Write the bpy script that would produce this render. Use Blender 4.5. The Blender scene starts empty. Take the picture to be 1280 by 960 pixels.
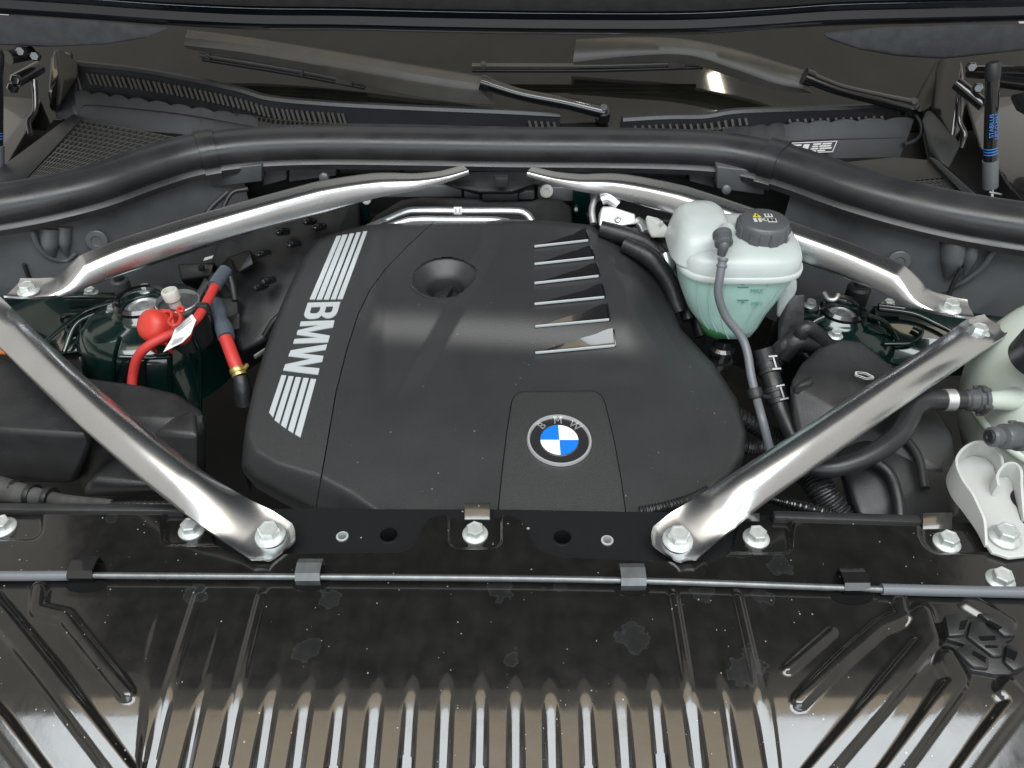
import bpy, bmesh, math, random
import numpy as np
from mathutils import Vector, Matrix
from mathutils.geometry import tessellate_polygon

random.seed(7)
R = math.radians
scene = bpy.context.scene
COL = scene.collection

# ------------------------------------------------------------------ camera
PITCH, FPX, CAMZ = R(40.0), 1000.0, 0.62
cam_d = bpy.data.cameras.new("camera")
cam = bpy.data.objects.new("camera", cam_d)
COL.objects.link(cam)
cam.location = (0, 0, CAMZ)
cam.rotation_euler = (R(90) - PITCH, 0, 0)
cam_d.sensor_width = 36.0
cam_d.lens = 36.0 * FPX / 1280.0
cam_d.clip_start = 0.02
cam_d.clip_end = 100.0
scene.camera = cam

# ------------------------------------------------------------------ world and lamps (indoor show hall)
world = bpy.data.worlds.new("World")
scene.world = world
world.use_nodes = True
wb = world.node_tree.nodes["Background"]
wb.inputs[0].default_value = (0.48, 0.462, 0.42, 1)
wb.inputs[1].default_value = 1.25


def area(name, loc, target, sx, sy, power, color):
    d = bpy.data.lights.new(name, 'AREA')
    d.shape = 'RECTANGLE'
    d.size, d.size_y = sx, sy
    d.energy = power
    d.color = color
    o = bpy.data.objects.new(name, d)
    COL.objects.link(o)
    o.location = loc
    o.rotation_euler = (Vector(target) - Vector(loc)).to_track_quat('-Z', 'Y').to_euler()
    return o


area("hall_window_light", (0.3, -3.2, 1.75), (0, 0.8, 0.1), 4.4, 1.5, 70, (0.82, 0.92, 1.0))
area("ceiling_panel_lamp", (0.0, -0.575, 2.6), (0, -0.575, 0), 3.8, 1.25, 135, (0.90, 0.96, 1.0))
area("ceiling_warm_lamp", (0.0, 0.37, 2.6), (0, 0.37, 0), 3.4, 0.56, 15, (1.0, 0.82, 0.56))
area("ceiling_spot_lamp", (1.08, 1.67, 2.6), (0.4, 1.4, 0.1), 0.22, 0.06, 2.2, (1.0, 0.90, 0.70))

scene.view_settings.view_transform = 'Standard'
scene.view_settings.look = 'None'
scene.view_settings.exposure = -0.12
scene.view_settings.gamma = 1.0
scene.view_settings.use_curve_mapping = False
try:
    scene.cycles.use_denoising = True
    scene.cycles.max_bounces = 8
except Exception:
    pass

# ------------------------------------------------------------------ layout: picture position + height -> place
SP, CP = math.sin(PITCH), math.cos(PITCH)


def ray(px, py):
    a, b = (px - 640) / FPX, -(py - 480) / FPX
    return Vector((a, CP + b * SP, -SP + b * CP))


def P(px, py, z=0.0):
    d = ray(px, py)
    t = (z - CAMZ) / d.z
    return Vector((d.x * t, d.y * t, z))


def PY(px, py, Y):
    d = ray(px, py)
    t = Y / d.y
    return Vector((d.x * t, Y, CAMZ + d.z * t))


def proj(x, y, z):
    dep = y * CP - (z - CAMZ) * SP
    up = y * SP + (z - CAMZ) * CP
    return 640 + FPX * x / dep, 480 - FPX * up / dep


# ------------------------------------------------------------------ materials
MATS = {}


def mat(name, color, rough=0.5, metal=0.0, coat=0.0, spec=0.5, grain=None, grain_s=1.0, var=0.0, var_scale=40.0,
        rvar=0.0, sss=0.0, sss_col=None, specks=0.0, specks_scale=220.0, aniso=0.0, trans=0.0, scratches=0.0, coat_rough=0.05,
        emit=None):
    m = bpy.data.materials.new(name)
    m.use_nodes = True
    nt = m.node_tree
    b = nt.nodes["Principled BSDF"]
    L = nt.links.new
    b.inputs["Roughness"].default_value = rough
    b.inputs["Metallic"].default_value = metal
    b.inputs["Coat Weight"].default_value = coat
    b.inputs["Coat Roughness"].default_value = coat_rough
    b.inputs["Specular IOR Level"].default_value = spec
    b.inputs["Anisotropic"].default_value = aniso
    b.inputs["Transmission Weight"].default_value = trans
    if sss:
        b.inputs["Subsurface Weight"].default_value = sss
        b.inputs["Subsurface Radius"].default_value = (0.02, 0.02, 0.02)
        b.inputs["Subsurface Scale"].default_value = 0.5
    tc = nt.nodes.new("ShaderNodeTexCoord")
    col = None
    rgb = nt.nodes.new("ShaderNodeRGB")
    rgb.outputs[0].default_value = (*color, 1)
    col = rgb.outputs[0]
    if var or rvar:
        n = nt.nodes.new("ShaderNodeTexNoise")
        n.inputs["Scale"].default_value = var_scale
        n.inputs["Detail"].default_value = 5
        L(tc.outputs["Object"], n.inputs["Vector"])
    if var:
        mr = nt.nodes.new("ShaderNodeMapRange")
        mr.inputs[1].default_value, mr.inputs[2].default_value = 0.3, 0.7
        mr.inputs[3].default_value, mr.inputs[4].default_value = 1 - var, 1 + var
        L(n.outputs["Fac"], mr.inputs[0])
        mx = nt.nodes.new("ShaderNodeMix")
        mx.data_type = 'RGBA'
        mx.blend_type = 'MULTIPLY'
        mx.inputs[0].default_value = 1.0
        L(col, mx.inputs[6])
        L(mr.outputs[0], mx.inputs[7])
        col = mx.outputs[2]
    rough_sock = None
    if rvar:
        mr = nt.nodes.new("ShaderNodeMapRange")
        mr.inputs[1].default_value, mr.inputs[2].default_value = 0.3, 0.7
        mr.inputs[3].default_value, mr.inputs[4].default_value = max(0.02, rough - rvar), min(1, rough + rvar)
        L(n.outputs["Fac"], mr.inputs[0])
        rough_sock = mr.outputs[0]
    if specks:
        v = nt.nodes.new("ShaderNodeTexVoronoi")
        v.inputs["Scale"].default_value = specks_scale
        L(tc.outputs["Object"], v.inputs["Vector"])
        n2 = nt.nodes.new("ShaderNodeTexNoise")
        n2.inputs["Scale"].default_value = specks_scale * 0.11
        L(tc.outputs["Object"], n2.inputs["Vector"])
        # small dots only where the cell's random value and a coarse noise agree
        sep = nt.nodes.new("ShaderNodeSeparateColor")
        L(v.outputs["Color"], sep.inputs[0])
        g1 = nt.nodes.new("ShaderNodeMath"); g1.operation = 'GREATER_THAN'; g1.inputs[1].default_value = 0.86
        L(sep.outputs[0], g1.inputs[0])
        rr = nt.nodes.new("ShaderNodeMath"); rr.operation = 'MULTIPLY'; rr.inputs[1].default_value = 0.22
        L(sep.outputs[1], rr.inputs[0])
        g2 = nt.nodes.new("ShaderNodeMath"); g2.operation = 'LESS_THAN'
        L(v.outputs["Distance"], g2.inputs[0]); L(rr.outputs[0], g2.inputs[1])
        g3 = nt.nodes.new("ShaderNodeMath"); g3.operation = 'GREATER_THAN'; g3.inputs[1].default_value = 0.5
        L(n2.outputs["Fac"], g3.inputs[0])
        a = nt.nodes.new("ShaderNodeMath"); a.operation = 'MULTIPLY'
        L(g1.outputs[0], a.inputs[0]); L(g2.outputs[0], a.inputs[1])
        a2 = nt.nodes.new("ShaderNodeMath"); a2.operation = 'MULTIPLY'
        L(a.outputs[0], a2.inputs[0]); L(g3.outputs[0], a2.inputs[1])
        a3 = nt.nodes.new("ShaderNodeMath"); a3.operation = 'MULTIPLY'; a3.inputs[1].default_value = specks
        L(a2.outputs[0], a3.inputs[0])
        mx = nt.nodes.new("ShaderNodeMix")
        mx.data_type = 'RGBA'
        L(a3.outputs[0], mx.inputs[0])
        L(col, mx.inputs[6])
        mx.inputs[7].default_value = (0.6, 0.6, 0.58, 1)
        col = mx.outputs[2]
    L(col, b.inputs["Base Color"])
    if rough_sock:
        L(rough_sock, b.inputs["Roughness"])
    if grain or scratches:
        bump = nt.nodes.new("ShaderNodeBump")
        bump.inputs["Strength"].default_value = grain_s
        bump.inputs["Distance"].default_value = 0.0006
        if grain:
            n = nt.nodes.new("ShaderNodeTexNoise")
            n.inputs["Scale"].default_value = grain
            n.inputs["Detail"].default_value = 3
            L(tc.outputs["Object"], n.inputs["Vector"])
            L(n.outputs["Fac"], bump.inputs["Height"])
        L(bump.outputs[0], b.inputs["Normal"])
    if emit:
        b.inputs["Emission Color"].default_value = (*emit, 1)
        b.inputs["Emission Strength"].default_value = 1
    MATS[name] = m
    return m


COVER = mat("cover_plastic", (0.029, 0.030, 0.0315), 0.40, grain=900, grain_s=0.45, var=0.05, var_scale=15, rvar=0.03, specks=0.18, specks_scale=190)
COVER_PLATE = mat("cover_plate_plastic", (0.028, 0.029, 0.030), 0.50, grain=1100, grain_s=0.8, var=0.10, var_scale=900)
SIDE = mat("cover_side_plastic", (0.029, 0.0305, 0.032), 0.45, grain=1100, grain_s=0.9, var=0.12, var_scale=700)
SILVER_PAINT = mat("silver_lettering", (0.56, 0.60, 0.62), 0.38, metal=0.25)
GLOSS = mat("gloss_black_plastic", (0.012, 0.012, 0.013), 0.12, coat=0.5, coat_rough=0.04)
BLACK = mat("black_plastic", (0.017, 0.0175, 0.019), 0.42, grain=700, grain_s=0.4, var=0.2, var_scale=30, rvar=0.08)
BLACK_ROUGH = mat("black_rough_plastic", (0.012, 0.0125, 0.013), 0.6, grain=350, grain_s=0.5, var=0.25, var_scale=25)
GREY_PLASTIC = mat("grey_plastic", (0.078, 0.082, 0.088), 0.34, grain=500, grain_s=0.3, var=0.25, var_scale=12, rvar=0.1)
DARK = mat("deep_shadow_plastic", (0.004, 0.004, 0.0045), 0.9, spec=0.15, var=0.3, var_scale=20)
RUBBER = mat("seal_rubber", (0.026, 0.027, 0.030), 0.35, grain=400, grain_s=0.25, var=0.2, var_scale=22, rvar=0.08)
HOSE = mat("hose_rubber", (0.020, 0.021, 0.023), 0.36, grain=600, grain_s=0.3, var=0.15, var_scale=40)
HOSE_GREY = mat("grey_hose", (0.13, 0.14, 0.155), 0.38, grain=500, grain_s=0.2)
ALU = mat("aluminium", (0.70, 0.71, 0.73), 0.27, metal=1.0, var=0.04, var_scale=14, rvar=0.03, specks=0.85, specks_scale=260)
ROD = mat("rod_steel", (0.19, 0.20, 0.21), 0.42, metal=0.8, var=0.15, var_scale=80)
ALU_DULL = mat("cast_aluminium", (0.62, 0.63, 0.63), 0.42, metal=0.85, grain=350, grain_s=0.4, var=0.1, var_scale=60)
PIPE = mat("pipe_aluminium", (0.68, 0.70, 0.72), 0.34, metal=0.9, var=0.08, var_scale=60)
ZINC = mat("zinc_bolt", (0.58, 0.61, 0.60), 0.44, metal=0.55, grain=500, grain_s=0.3, var=0.14, var_scale=160)
CHROME = mat("chrome", (0.82, 0.82, 0.83), 0.20, metal=1.0)
GREEN = mat("dark_green_paint", (0.002, 0.015, 0.013), 0.20, metal=0.25, coat=1.0, coat_rough=0.03, var=0.25, var_scale=300)
PAINT_BLACK = mat("black_body_paint", (0.006, 0.006, 0.007), 0.25, coat=1.0, coat_rough=0.03)
NAVY = mat("bonnet_edge_paint", (0.003, 0.006, 0.011), 0.22, coat=1.0, coat_rough=0.04)
RED = mat("red_plastic", (0.52, 0.040, 0.028), 0.45, sss=0.1, var=0.08, var_scale=50)
RED_CABLE = mat("red_cable", (0.50, 0.036, 0.032), 0.48, var=0.1, var_scale=60)
WHITE_PL = mat("white_plastic", (0.47, 0.48, 0.465), 0.40, sss=0.35, var=0.04, var_scale=30)
TANK_WHITE = mat("tank_white", (0.46, 0.505, 0.50), 0.34, sss=0.5, var=0.04, var_scale=25)
TANK_GREEN = mat("tank_mint", (0.44, 0.66, 0.595), 0.34, sss=0.45, var=0.06, var_scale=22)
TANK_DARKGREEN = mat("tank_dark_green", (0.05, 0.22, 0.08), 0.4, sss=0.3, var=0.2, var_scale=40)
TANK2 = mat("pale_tank", (0.50, 0.55, 0.49), 0.40, sss=0.5, var=0.05, var_scale=14)
NATURAL = mat("natural_nylon", (0.50, 0.50, 0.46), 0.45, sss=0.3)
PAPER = mat("paper_tag", (0.72, 0.73, 0.72), 0.6, var=0.03, var_scale=60)
PRINT_BLACK = mat("black_print", (0.02, 0.02, 0.02), 0.6)
PRINT_GREY = mat("grey_print", (0.32, 0.33, 0.33), 0.6)
PRINT_WHITE = mat("white_print", (0.52, 0.52, 0.52), 0.55)
PRINT_YELLOW = mat("yellow_print", (0.62, 0.52, 0.05), 0.55)
PRINT_BLUE = mat("blue_print", (0.05, 0.20, 0.55), 0.5)
PRINT_GREEN = mat("mark_print", (0.10, 0.27, 0.19), 0.5)
EMB_BLUE = mat("emblem_blue", (0.01, 0.17, 0.64), 0.25, coat=0.6)
EMB_WHITE = mat("emblem_white", (0.86, 0.88, 0.90), 0.25, coat=0.6)
EMB_BLACK = mat("emblem_black", (0.02, 0.02, 0.021), 0.3, coat=0.6)
BRASS = mat("brass", (0.50, 0.38, 0.13), 0.35, metal=0.8)
ORANGE = mat("orange_plastic", (0.55, 0.16, 0.03), 0.5)
GLASS = mat("windscreen_glass", (0.012, 0.012, 0.010), 0.05, coat=0.35, coat_rough=0.02, spec=0.5, var=0.3, var_scale=18)
WIPER = mat("wiper_sheen_plastic", (0.100, 0.096, 0.088), 0.30, grain=700, grain_s=0.2, var=0.1, var_scale=30)  # black plastic; base lightened to carry the ceiling's reflected sheen
COWL = mat("cowl_plastic", (0.024, 0.026, 0.030), 0.38, grain=600, grain_s=0.4, var=0.15, var_scale=20)
SLAT = mat("cowl_slat_plastic", (0.055, 0.052, 0.046), 0.5, var=0.1, var_scale=60)
MAT_HOOD = mat("bonnet_lining", (0.028, 0.030, 0.034), 0.85, grain=900, grain_s=1.0, var=0.25, var_scale=60)
FLOOR_M = mat("bay_floor_dark", (0.006, 0.006, 0.006), 0.8, var=0.3, var_scale=12)
TAPE = mat("tape_black", (0.012, 0.0125, 0.014), 0.42, grain=150, grain_s=1.2, var=0.3, var_scale=50)


def shield_material():
    """black dip-coated sheet: dust specks, water stains, slight haze in the gloss"""
    m = mat("black_dipped_sheet", (0.0080, 0.0076, 0.0068), 0.17, coat=0.9, coat_rough=0.07, var=0.25, var_scale=45, rvar=0.05,
            specks=0.4, specks_scale=270)
    nt = m.node_tree
    b = nt.nodes["Principled BSDF"]
    L = nt.links.new
    tc = nt.nodes.new("ShaderNodeTexCoord")
    ns = nt.nodes.new("ShaderNodeTexNoise")
    ns.inputs["Scale"].default_value = 75
    ns.inputs["Detail"].default_value = 4
    L(tc.outputs["Object"], ns.inputs["Vector"])
    tot = None
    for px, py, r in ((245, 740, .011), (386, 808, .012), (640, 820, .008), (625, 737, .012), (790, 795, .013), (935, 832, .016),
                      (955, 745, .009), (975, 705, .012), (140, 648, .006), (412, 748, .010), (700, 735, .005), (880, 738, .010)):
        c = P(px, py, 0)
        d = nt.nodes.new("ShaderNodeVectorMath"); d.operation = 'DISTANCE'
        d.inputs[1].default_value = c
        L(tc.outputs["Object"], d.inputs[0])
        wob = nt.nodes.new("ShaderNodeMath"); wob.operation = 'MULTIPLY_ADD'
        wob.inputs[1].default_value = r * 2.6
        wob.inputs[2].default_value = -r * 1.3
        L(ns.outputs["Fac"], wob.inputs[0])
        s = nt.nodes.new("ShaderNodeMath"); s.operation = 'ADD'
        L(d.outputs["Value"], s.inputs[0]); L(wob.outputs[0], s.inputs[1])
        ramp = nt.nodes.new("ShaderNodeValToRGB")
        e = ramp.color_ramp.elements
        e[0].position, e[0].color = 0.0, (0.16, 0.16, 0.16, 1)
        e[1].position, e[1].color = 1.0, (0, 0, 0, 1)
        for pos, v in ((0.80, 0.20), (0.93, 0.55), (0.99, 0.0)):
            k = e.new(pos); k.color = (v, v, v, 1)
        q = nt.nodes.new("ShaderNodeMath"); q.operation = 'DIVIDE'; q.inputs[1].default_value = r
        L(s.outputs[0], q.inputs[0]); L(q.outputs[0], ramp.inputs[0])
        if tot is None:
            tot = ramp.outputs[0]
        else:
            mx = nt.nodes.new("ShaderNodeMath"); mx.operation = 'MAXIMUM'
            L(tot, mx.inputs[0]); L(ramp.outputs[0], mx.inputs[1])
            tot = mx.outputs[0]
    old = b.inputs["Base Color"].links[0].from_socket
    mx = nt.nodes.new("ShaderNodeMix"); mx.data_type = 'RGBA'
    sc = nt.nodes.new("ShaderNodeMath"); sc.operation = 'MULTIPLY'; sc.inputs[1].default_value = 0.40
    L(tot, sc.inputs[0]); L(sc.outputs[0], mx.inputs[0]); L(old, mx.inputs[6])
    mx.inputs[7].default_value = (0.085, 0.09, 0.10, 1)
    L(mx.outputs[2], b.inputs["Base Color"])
    # faint sheet waviness
    bump = nt.nodes.new("ShaderNodeBump")
    bump.inputs["Strength"].default_value = 0.10
    bump.inputs["Distance"].default_value = 0.002
    n3 = nt.nodes.new("ShaderNodeTexNoise"); n3.inputs["Scale"].default_value = 60; n3.inputs["Detail"].default_value = 6
    L(tc.outputs["Object"], n3.inputs["Vector"]); L(n3.outputs["Fac"], bump.inputs["Height"]); L(bump.outputs[0], b.inputs["Normal"])
    # smeared dust film: broken gloss
    n4 = nt.nodes.new("ShaderNodeTexNoise"); n4.inputs["Scale"].default_value = 34; n4.inputs["Detail"].default_value = 9; n4.inputs["Roughness"].default_value = 0.65
    mp = nt.nodes.new("ShaderNodeMapping"); mp.inputs["Scale"].default_value = (1.6, 0.7, 1.0); mp.inputs["Rotation"].default_value = (0, 0, 0.5)
    L(tc.outputs["Object"], mp.inputs["Vector"]); L(mp.outputs[0], n4.inputs["Vector"])
    m4 = nt.nodes.new("ShaderNodeMapRange"); m4.inputs[1].default_value, m4.inputs[2].default_value, m4.inputs[3].default_value, m4.inputs[4].default_value = 0.35, 0.75, 0.05, 0.15
    L(n4.outputs["Fac"], m4.inputs[0]); L(m4.outputs[0], b.inputs["Coat Roughness"])
    m5 = nt.nodes.new("ShaderNodeMapRange"); m5.inputs[1].default_value, m5.inputs[2].default_value, m5.inputs[3].default_value, m5.inputs[4].default_value = 0.45, 0.85, 0.0, 0.12
    L(n4.outputs["Fac"], m5.inputs[0])
    src = b.inputs["Base Color"].links[0].from_socket
    mx2 = nt.nodes.new("ShaderNodeMix"); mx2.data_type = 'RGBA'
    L(m5.outputs[0], mx2.inputs[0]); L(src, mx2.inputs[6]); mx2.inputs[7].default_value = (0.045, 0.044, 0.042, 1)
    L(mx2.outputs[2], b.inputs["Base Color"])
    return m


SHEET = shield_material()

# ------------------------------------------------------------------ mesh helpers


def link(name, me, material, parent=None):
    o = bpy.data.objects.new(name, me)
    COL.objects.link(o)
    if material is not None and not me.materials:
        me.materials.append(material)
    if parent is not None:
        o.parent = parent
    return o


def make(name, verts, faces, material, parent=None, angle=35, smooth=True):
    me = bpy.data.meshes.new(name)
    me.from_pydata([tuple(v) for v in verts], [], [tuple(f) for f in faces])
    me.validate()
    finish(me, angle, smooth)
    return link(name, me, material, parent)


def finish(me, angle=35, smooth=True, recalc=True):
    if recalc:
        bm = bmesh.new(); bm.from_mesh(me)
        bmesh.ops.recalc_face_normals(bm, faces=bm.faces)
        bm.to_mesh(me); bm.free()
    if smooth:
        me.polygons.foreach_set("use_smooth", [True] * len(me.polygons))
        if angle < 180:
            me.set_sharp_from_angle(angle=R(angle))
    me.update()


def thing(name, label, cat, loc=(0, 0, 0), group=None, kind=None):
    o = bpy.data.objects.new(name, None)
    o.empty_display_size = 0.02
    COL.objects.link(o)
    tag(o, label, cat, group, kind)
    return o


def tag(o, label=None, cat=None, group=None, kind=None):
    if label: o["label"] = label
    if cat: o["category"] = cat
    if group: o["group"] = group
    if kind: o["kind"] = kind
    return o


def catmull(pts, n):
    pts = [Vector(p) for p in pts]
    if len(pts) == 2:
        return [pts[0].lerp(pts[1], i / n) for i in range(n + 1)]
    ext = [pts[0] * 2 - pts[1]] + pts + [pts[-1] * 2 - pts[-2]]
    seg = len(pts) - 1
    out = []
    for i in range(n + 1):
        t = i / n * seg
        k = min(int(t), seg - 1)
        u = t - k
        p0, p1, p2, p3 = ext[k:k + 4]
        out.append(0.5 * ((2 * p1) + (p2 - p0) * u + (2 * p0 - 5 * p1 + 4 * p2 - p3) * u * u + (3 * p1 - p0 - 3 * p2 + p3) * u ** 3))
    return out


def interp(vals, n):
    """resample a list of numbers to n+1"""
    xs = np.linspace(0, 1, len(vals))
    return list(np.interp(np.linspace(0, 1, n + 1), xs, vals))


def frames(path, up=Vector((0, 0, 1))):
    fr = []
    prev = None
    for i, p in enumerate(path):
        a = path[max(0, i - 1)]
        b = path[min(len(path) - 1, i + 1)]
        t = (b - a).normalized()
        if prev is None:
            ref = up if abs(t.dot(up)) < 0.95 else Vector((1, 0, 0))
            nrm = (ref - t * ref.dot(t)).normalized()
        else:
            nrm = prev - t * prev.dot(t)
            nrm = nrm.normalized() if nrm.length > 1e-6 else prev
        prev = nrm
        fr.append((p, t, nrm, t.cross(nrm)))
    return fr


def tube(name, pts, r, material, parent=None, n=40, seg=14, cap=True, angle=50):
    path = catmull(pts, n)
    rad = interp(r, n) if isinstance(r, (list, tuple)) else [r] * (n + 1)
    V, F = [], []
    for (p, t, u, w), rr in zip(frames(path), rad):
        for k in range(seg):
            a = 2 * math.pi * k / seg
            V.append(p + u * (math.cos(a) * rr) + w * (math.sin(a) * rr))
    for i in range(n):
        for k in range(seg):
            k2 = (k + 1) % seg
            F.append((i * seg + k, i * seg + k2, (i + 1) * seg + k2, (i + 1) * seg + k))
    if cap:
        F.append(tuple(range(seg)))
        F.append(tuple(n * seg + k for k in range(seg)))
    return make(name, V, F, material, parent, angle)


def conduit(name, pts, r, material, parent=None, pitch=0.0042, seg=12):
    path = catmull(pts, 60)
    ln = sum((path[i + 1] - path[i]).length for i in range(60))
    rings = max(4, int(ln / pitch))
    n = rings * 4
    rad = []
    for i in range(n + 1):
        rad.append(r if (i % 4) in (0, 1) else r * 0.80)
    return tube(name, pts, rad, material, parent, n=n, seg=seg, angle=30)


def loft(name, rings, material, parent=None, angle=40, cap0=True, cap1=True):
    s = len(rings[0])
    V = [v for r_ in rings for v in r_]
    F = []
    for i in range(len(rings) - 1):
        for k in range(s):
            k2 = (k + 1) % s
            F.append((i * s + k, i * s + k2, (i + 1) * s + k2, (i + 1) * s + k))
    if cap0: F.append(tuple(range(s)))
    if cap1: F.append(tuple((len(rings) - 1) * s + k for k in range(s)))
    return make(name, V, F, material, parent, angle)


def sring(cx, cy, z, a, b, e=3.0, seg=48, rot=0.0):
    out = []
    for k in range(seg):
        t = 2 * math.pi * k / seg
        c, s = math.cos(t), math.sin(t)
        x = a * math.copysign(abs(c) ** (2 / e), c)
        y = b * math.copysign(abs(s) ** (2 / e), s)
        out.append(Vector((cx + x * math.cos(rot) - y * math.sin(rot), cy + x * math.sin(rot) + y * math.cos(rot), z)))
    return out


def basis(axis):
    z = Vector(axis).normalized()
    x = Vector((1, 0, 0)) if abs(z.x) < 0.9 else Vector((0, 1, 0))
    x = (x - z * x.dot(z)).normalized()
    return x, z.cross(x), z


def lathe_mesh(name, prof, origin=(0, 0, 0), axis=(0, 0, 1), seg=28, sy=1.0, angle=35, cap0=True, cap1=True):
    x, y, z = basis(axis)
    o = Vector(origin)
    V, F = [], []
    for r_, h in prof:
        for k in range(seg):
            a = 2 * math.pi * k / seg
            V.append(o + x * (math.cos(a) * r_) + y * (math.sin(a) * r_ * sy) + z * h)
    for i in range(len(prof) - 1):
        for k in range(seg):
            k2 = (k + 1) % seg
            F.append((i * seg + k, i * seg + k2, (i + 1) * seg + k2, (i + 1) * seg + k))
    if cap0: F.append(tuple(range(seg)))
    if cap1: F.append(tuple((len(prof) - 1) * seg + k for k in range(seg)))
    me = bpy.data.meshes.new(name)
    me.from_pydata([tuple(v) for v in V], [], F)
    me.validate()
    finish(me, angle)
    return me


def lathe(name, prof, origin, axis, material, parent=None, seg=28, angle=35, cap0=True, cap1=True):
    return link(name, lathe_mesh(name, prof, origin, axis, seg, angle=angle, cap0=cap0, cap1=cap1), material, parent)


def prism(name, top, depth, material, parent=None, bevel=0.0, segs=3, angle=40, direction=(0, 0, -1), holes=()):
    """top: world points of the upper face; extruded along direction*depth"""
    d = Vector(direction).normalized() * depth
    loops = [[Vector(p) for p in top]] + [[Vector(p) for p in h] for h in holes]
    tris = tessellate_polygon(loops)
    flat = [p for l in loops for p in l]
    n = len(flat)
    V = flat + [p + d for p in flat]
    F = []
    if holes:
        F += [tuple(t) for t in tris] + [tuple(i + n for i in reversed(t)) for t in tris]
    else:
        F += [tuple(range(n)), tuple(reversed(range(n, 2 * n)))]
    off = 0
    for l in loops:
        m = len(l)
        for k in range(m):
            k2 = (k + 1) % m
            F.append((off + k, off + k2, off + k2 + n, off + k + n))
        off += m
    me = bpy.data.meshes.new(name)
    me.from_pydata([tuple(v) for v in V], [], F)
    bm = bmesh.new(); bm.from_mesh(me)
    bmesh.ops.recalc_face_normals(bm, faces=bm.faces)
    if bevel and not holes:
        edges = [e for e in bm.edges if len(e.link_faces) == 2 and e.calc_face_angle(0) > R(12)]
        bmesh.ops.bevel(bm, geom=edges, offset=bevel, segments=segs, profile=0.5, affect='EDGES', clamp_overlap=True)
    bm.to_mesh(me); bm.free()
    finish(me, angle, recalc=False)
    return link(name, me, material, parent)


def hull(name, pts, material, parent=None, bevel=0.0, segs=3, angle=40):
    """convex solid through the given points, edges rounded"""
    bm = bmesh.new()
    for p in pts: bm.verts.new(p)
    r_ = bmesh.ops.convex_hull(bm, input=bm.verts)
    bmesh.ops.delete(bm, geom=[v for v in bm.verts if not v.link_faces], context='VERTS')
    bmesh.ops.dissolve_limit(bm, angle_limit=R(4), verts=bm.verts, edges=bm.edges)
    if bevel:
        edges = [e for e in bm.edges if len(e.link_faces) == 2 and e.calc_face_angle(0) > R(12)]
        bmesh.ops.bevel(bm, geom=edges, offset=bevel, segments=segs, profile=0.5, affect='EDGES', clamp_overlap=True)
    bmesh.ops.recalc_face_normals(bm, faces=bm.faces)
    me = bpy.data.meshes.new(name)
    bm.to_mesh(me); bm.free()
    finish(me, angle, recalc=False)
    return link(name, me, material, parent)


def box(name, c, ax, sx, sy, sz, material, parent=None, bevel=0.0, up=(0, 0, 1), segs=2):
    """box centred at c, long axis ax (sx), up-ish axis up (sz)"""
    x = Vector(ax).normalized()
    u = Vector(up)
    z = (u - x * u.dot(x)).normalized()
    y = z.cross(x)
    c = Vector(c)
    pts = [c + x * (i * sx / 2) + y * (j * sy / 2) + z * (k * sz / 2) for i in (-1, 1) for j in (-1, 1) for k in (-1, 1)]
    return hull(name, pts, material, parent, bevel, segs)


def text(name, body, loc, xdir, ydir, size, material, parent=None, depth=0.0003, align='CENTER'):
    cu = bpy.data.curves.new(name, 'FONT')
    cu.body = body
    cu.size = size
    cu.align_x = align
    cu.align_y = 'CENTER'
    cu.extrude = depth
    cu.resolution_u = 3
    tmp = bpy.data.objects.new(name, cu)
    COL.objects.link(tmp)
    dg = bpy.context.evaluated_depsgraph_get()
    me = bpy.data.meshes.new_from_object(tmp.evaluated_get(dg))
    bpy.data.objects.remove(tmp)
    x = Vector(xdir).normalized()
    z = x.cross(Vector(ydir)).normalized()
    y = z.cross(x)
    M = Matrix.Translation(Vector(loc)) @ Matrix((x, y, z)).transposed().to_4x4()
    me.transform(M)
    me.materials.clear()
    return link(name, me, material, parent)


def resample(poly, n):
    pts = np.array([(p[0], p[1]) for p in poly], float)
    d = np.r_[0, np.cumsum(np.hypot(*np.diff(pts, axis=0).T))]
    s = np.linspace(0, d[-1], n)
    return np.c_[np.interp(s, d, pts[:, 0]), np.interp(s, d, pts[:, 1])]


def sstep(t):
    t = np.clip(t, 0, 1)
    return t * t * (3 - 2 * t)


def pdist(px, py, poly):
    """distance to a polyline (arrays) and side (+ right of travel direction in picture coords)"""
    best = np.full(np.shape(px), 1e9)
    side = np.zeros(np.shape(px))
    for (x0, y0), (x1, y1) in zip(poly[:-1], poly[1:]):
        dx, dy = x1 - x0, y1 - y0
        l2 = dx * dx + dy * dy
        t = np.clip(((px - x0) * dx + (py - y0) * dy) / l2, 0, 1)
        d = np.hypot(px - x0 - t * dx, py - y0 - t * dy)
        s = np.sign(dx * (py - y0) - dy * (px - x0))
        m = d < best - 1e-9
        best = np.where(m, d, best)
        side = np.where(m, s, side)
    return best, side


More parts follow.
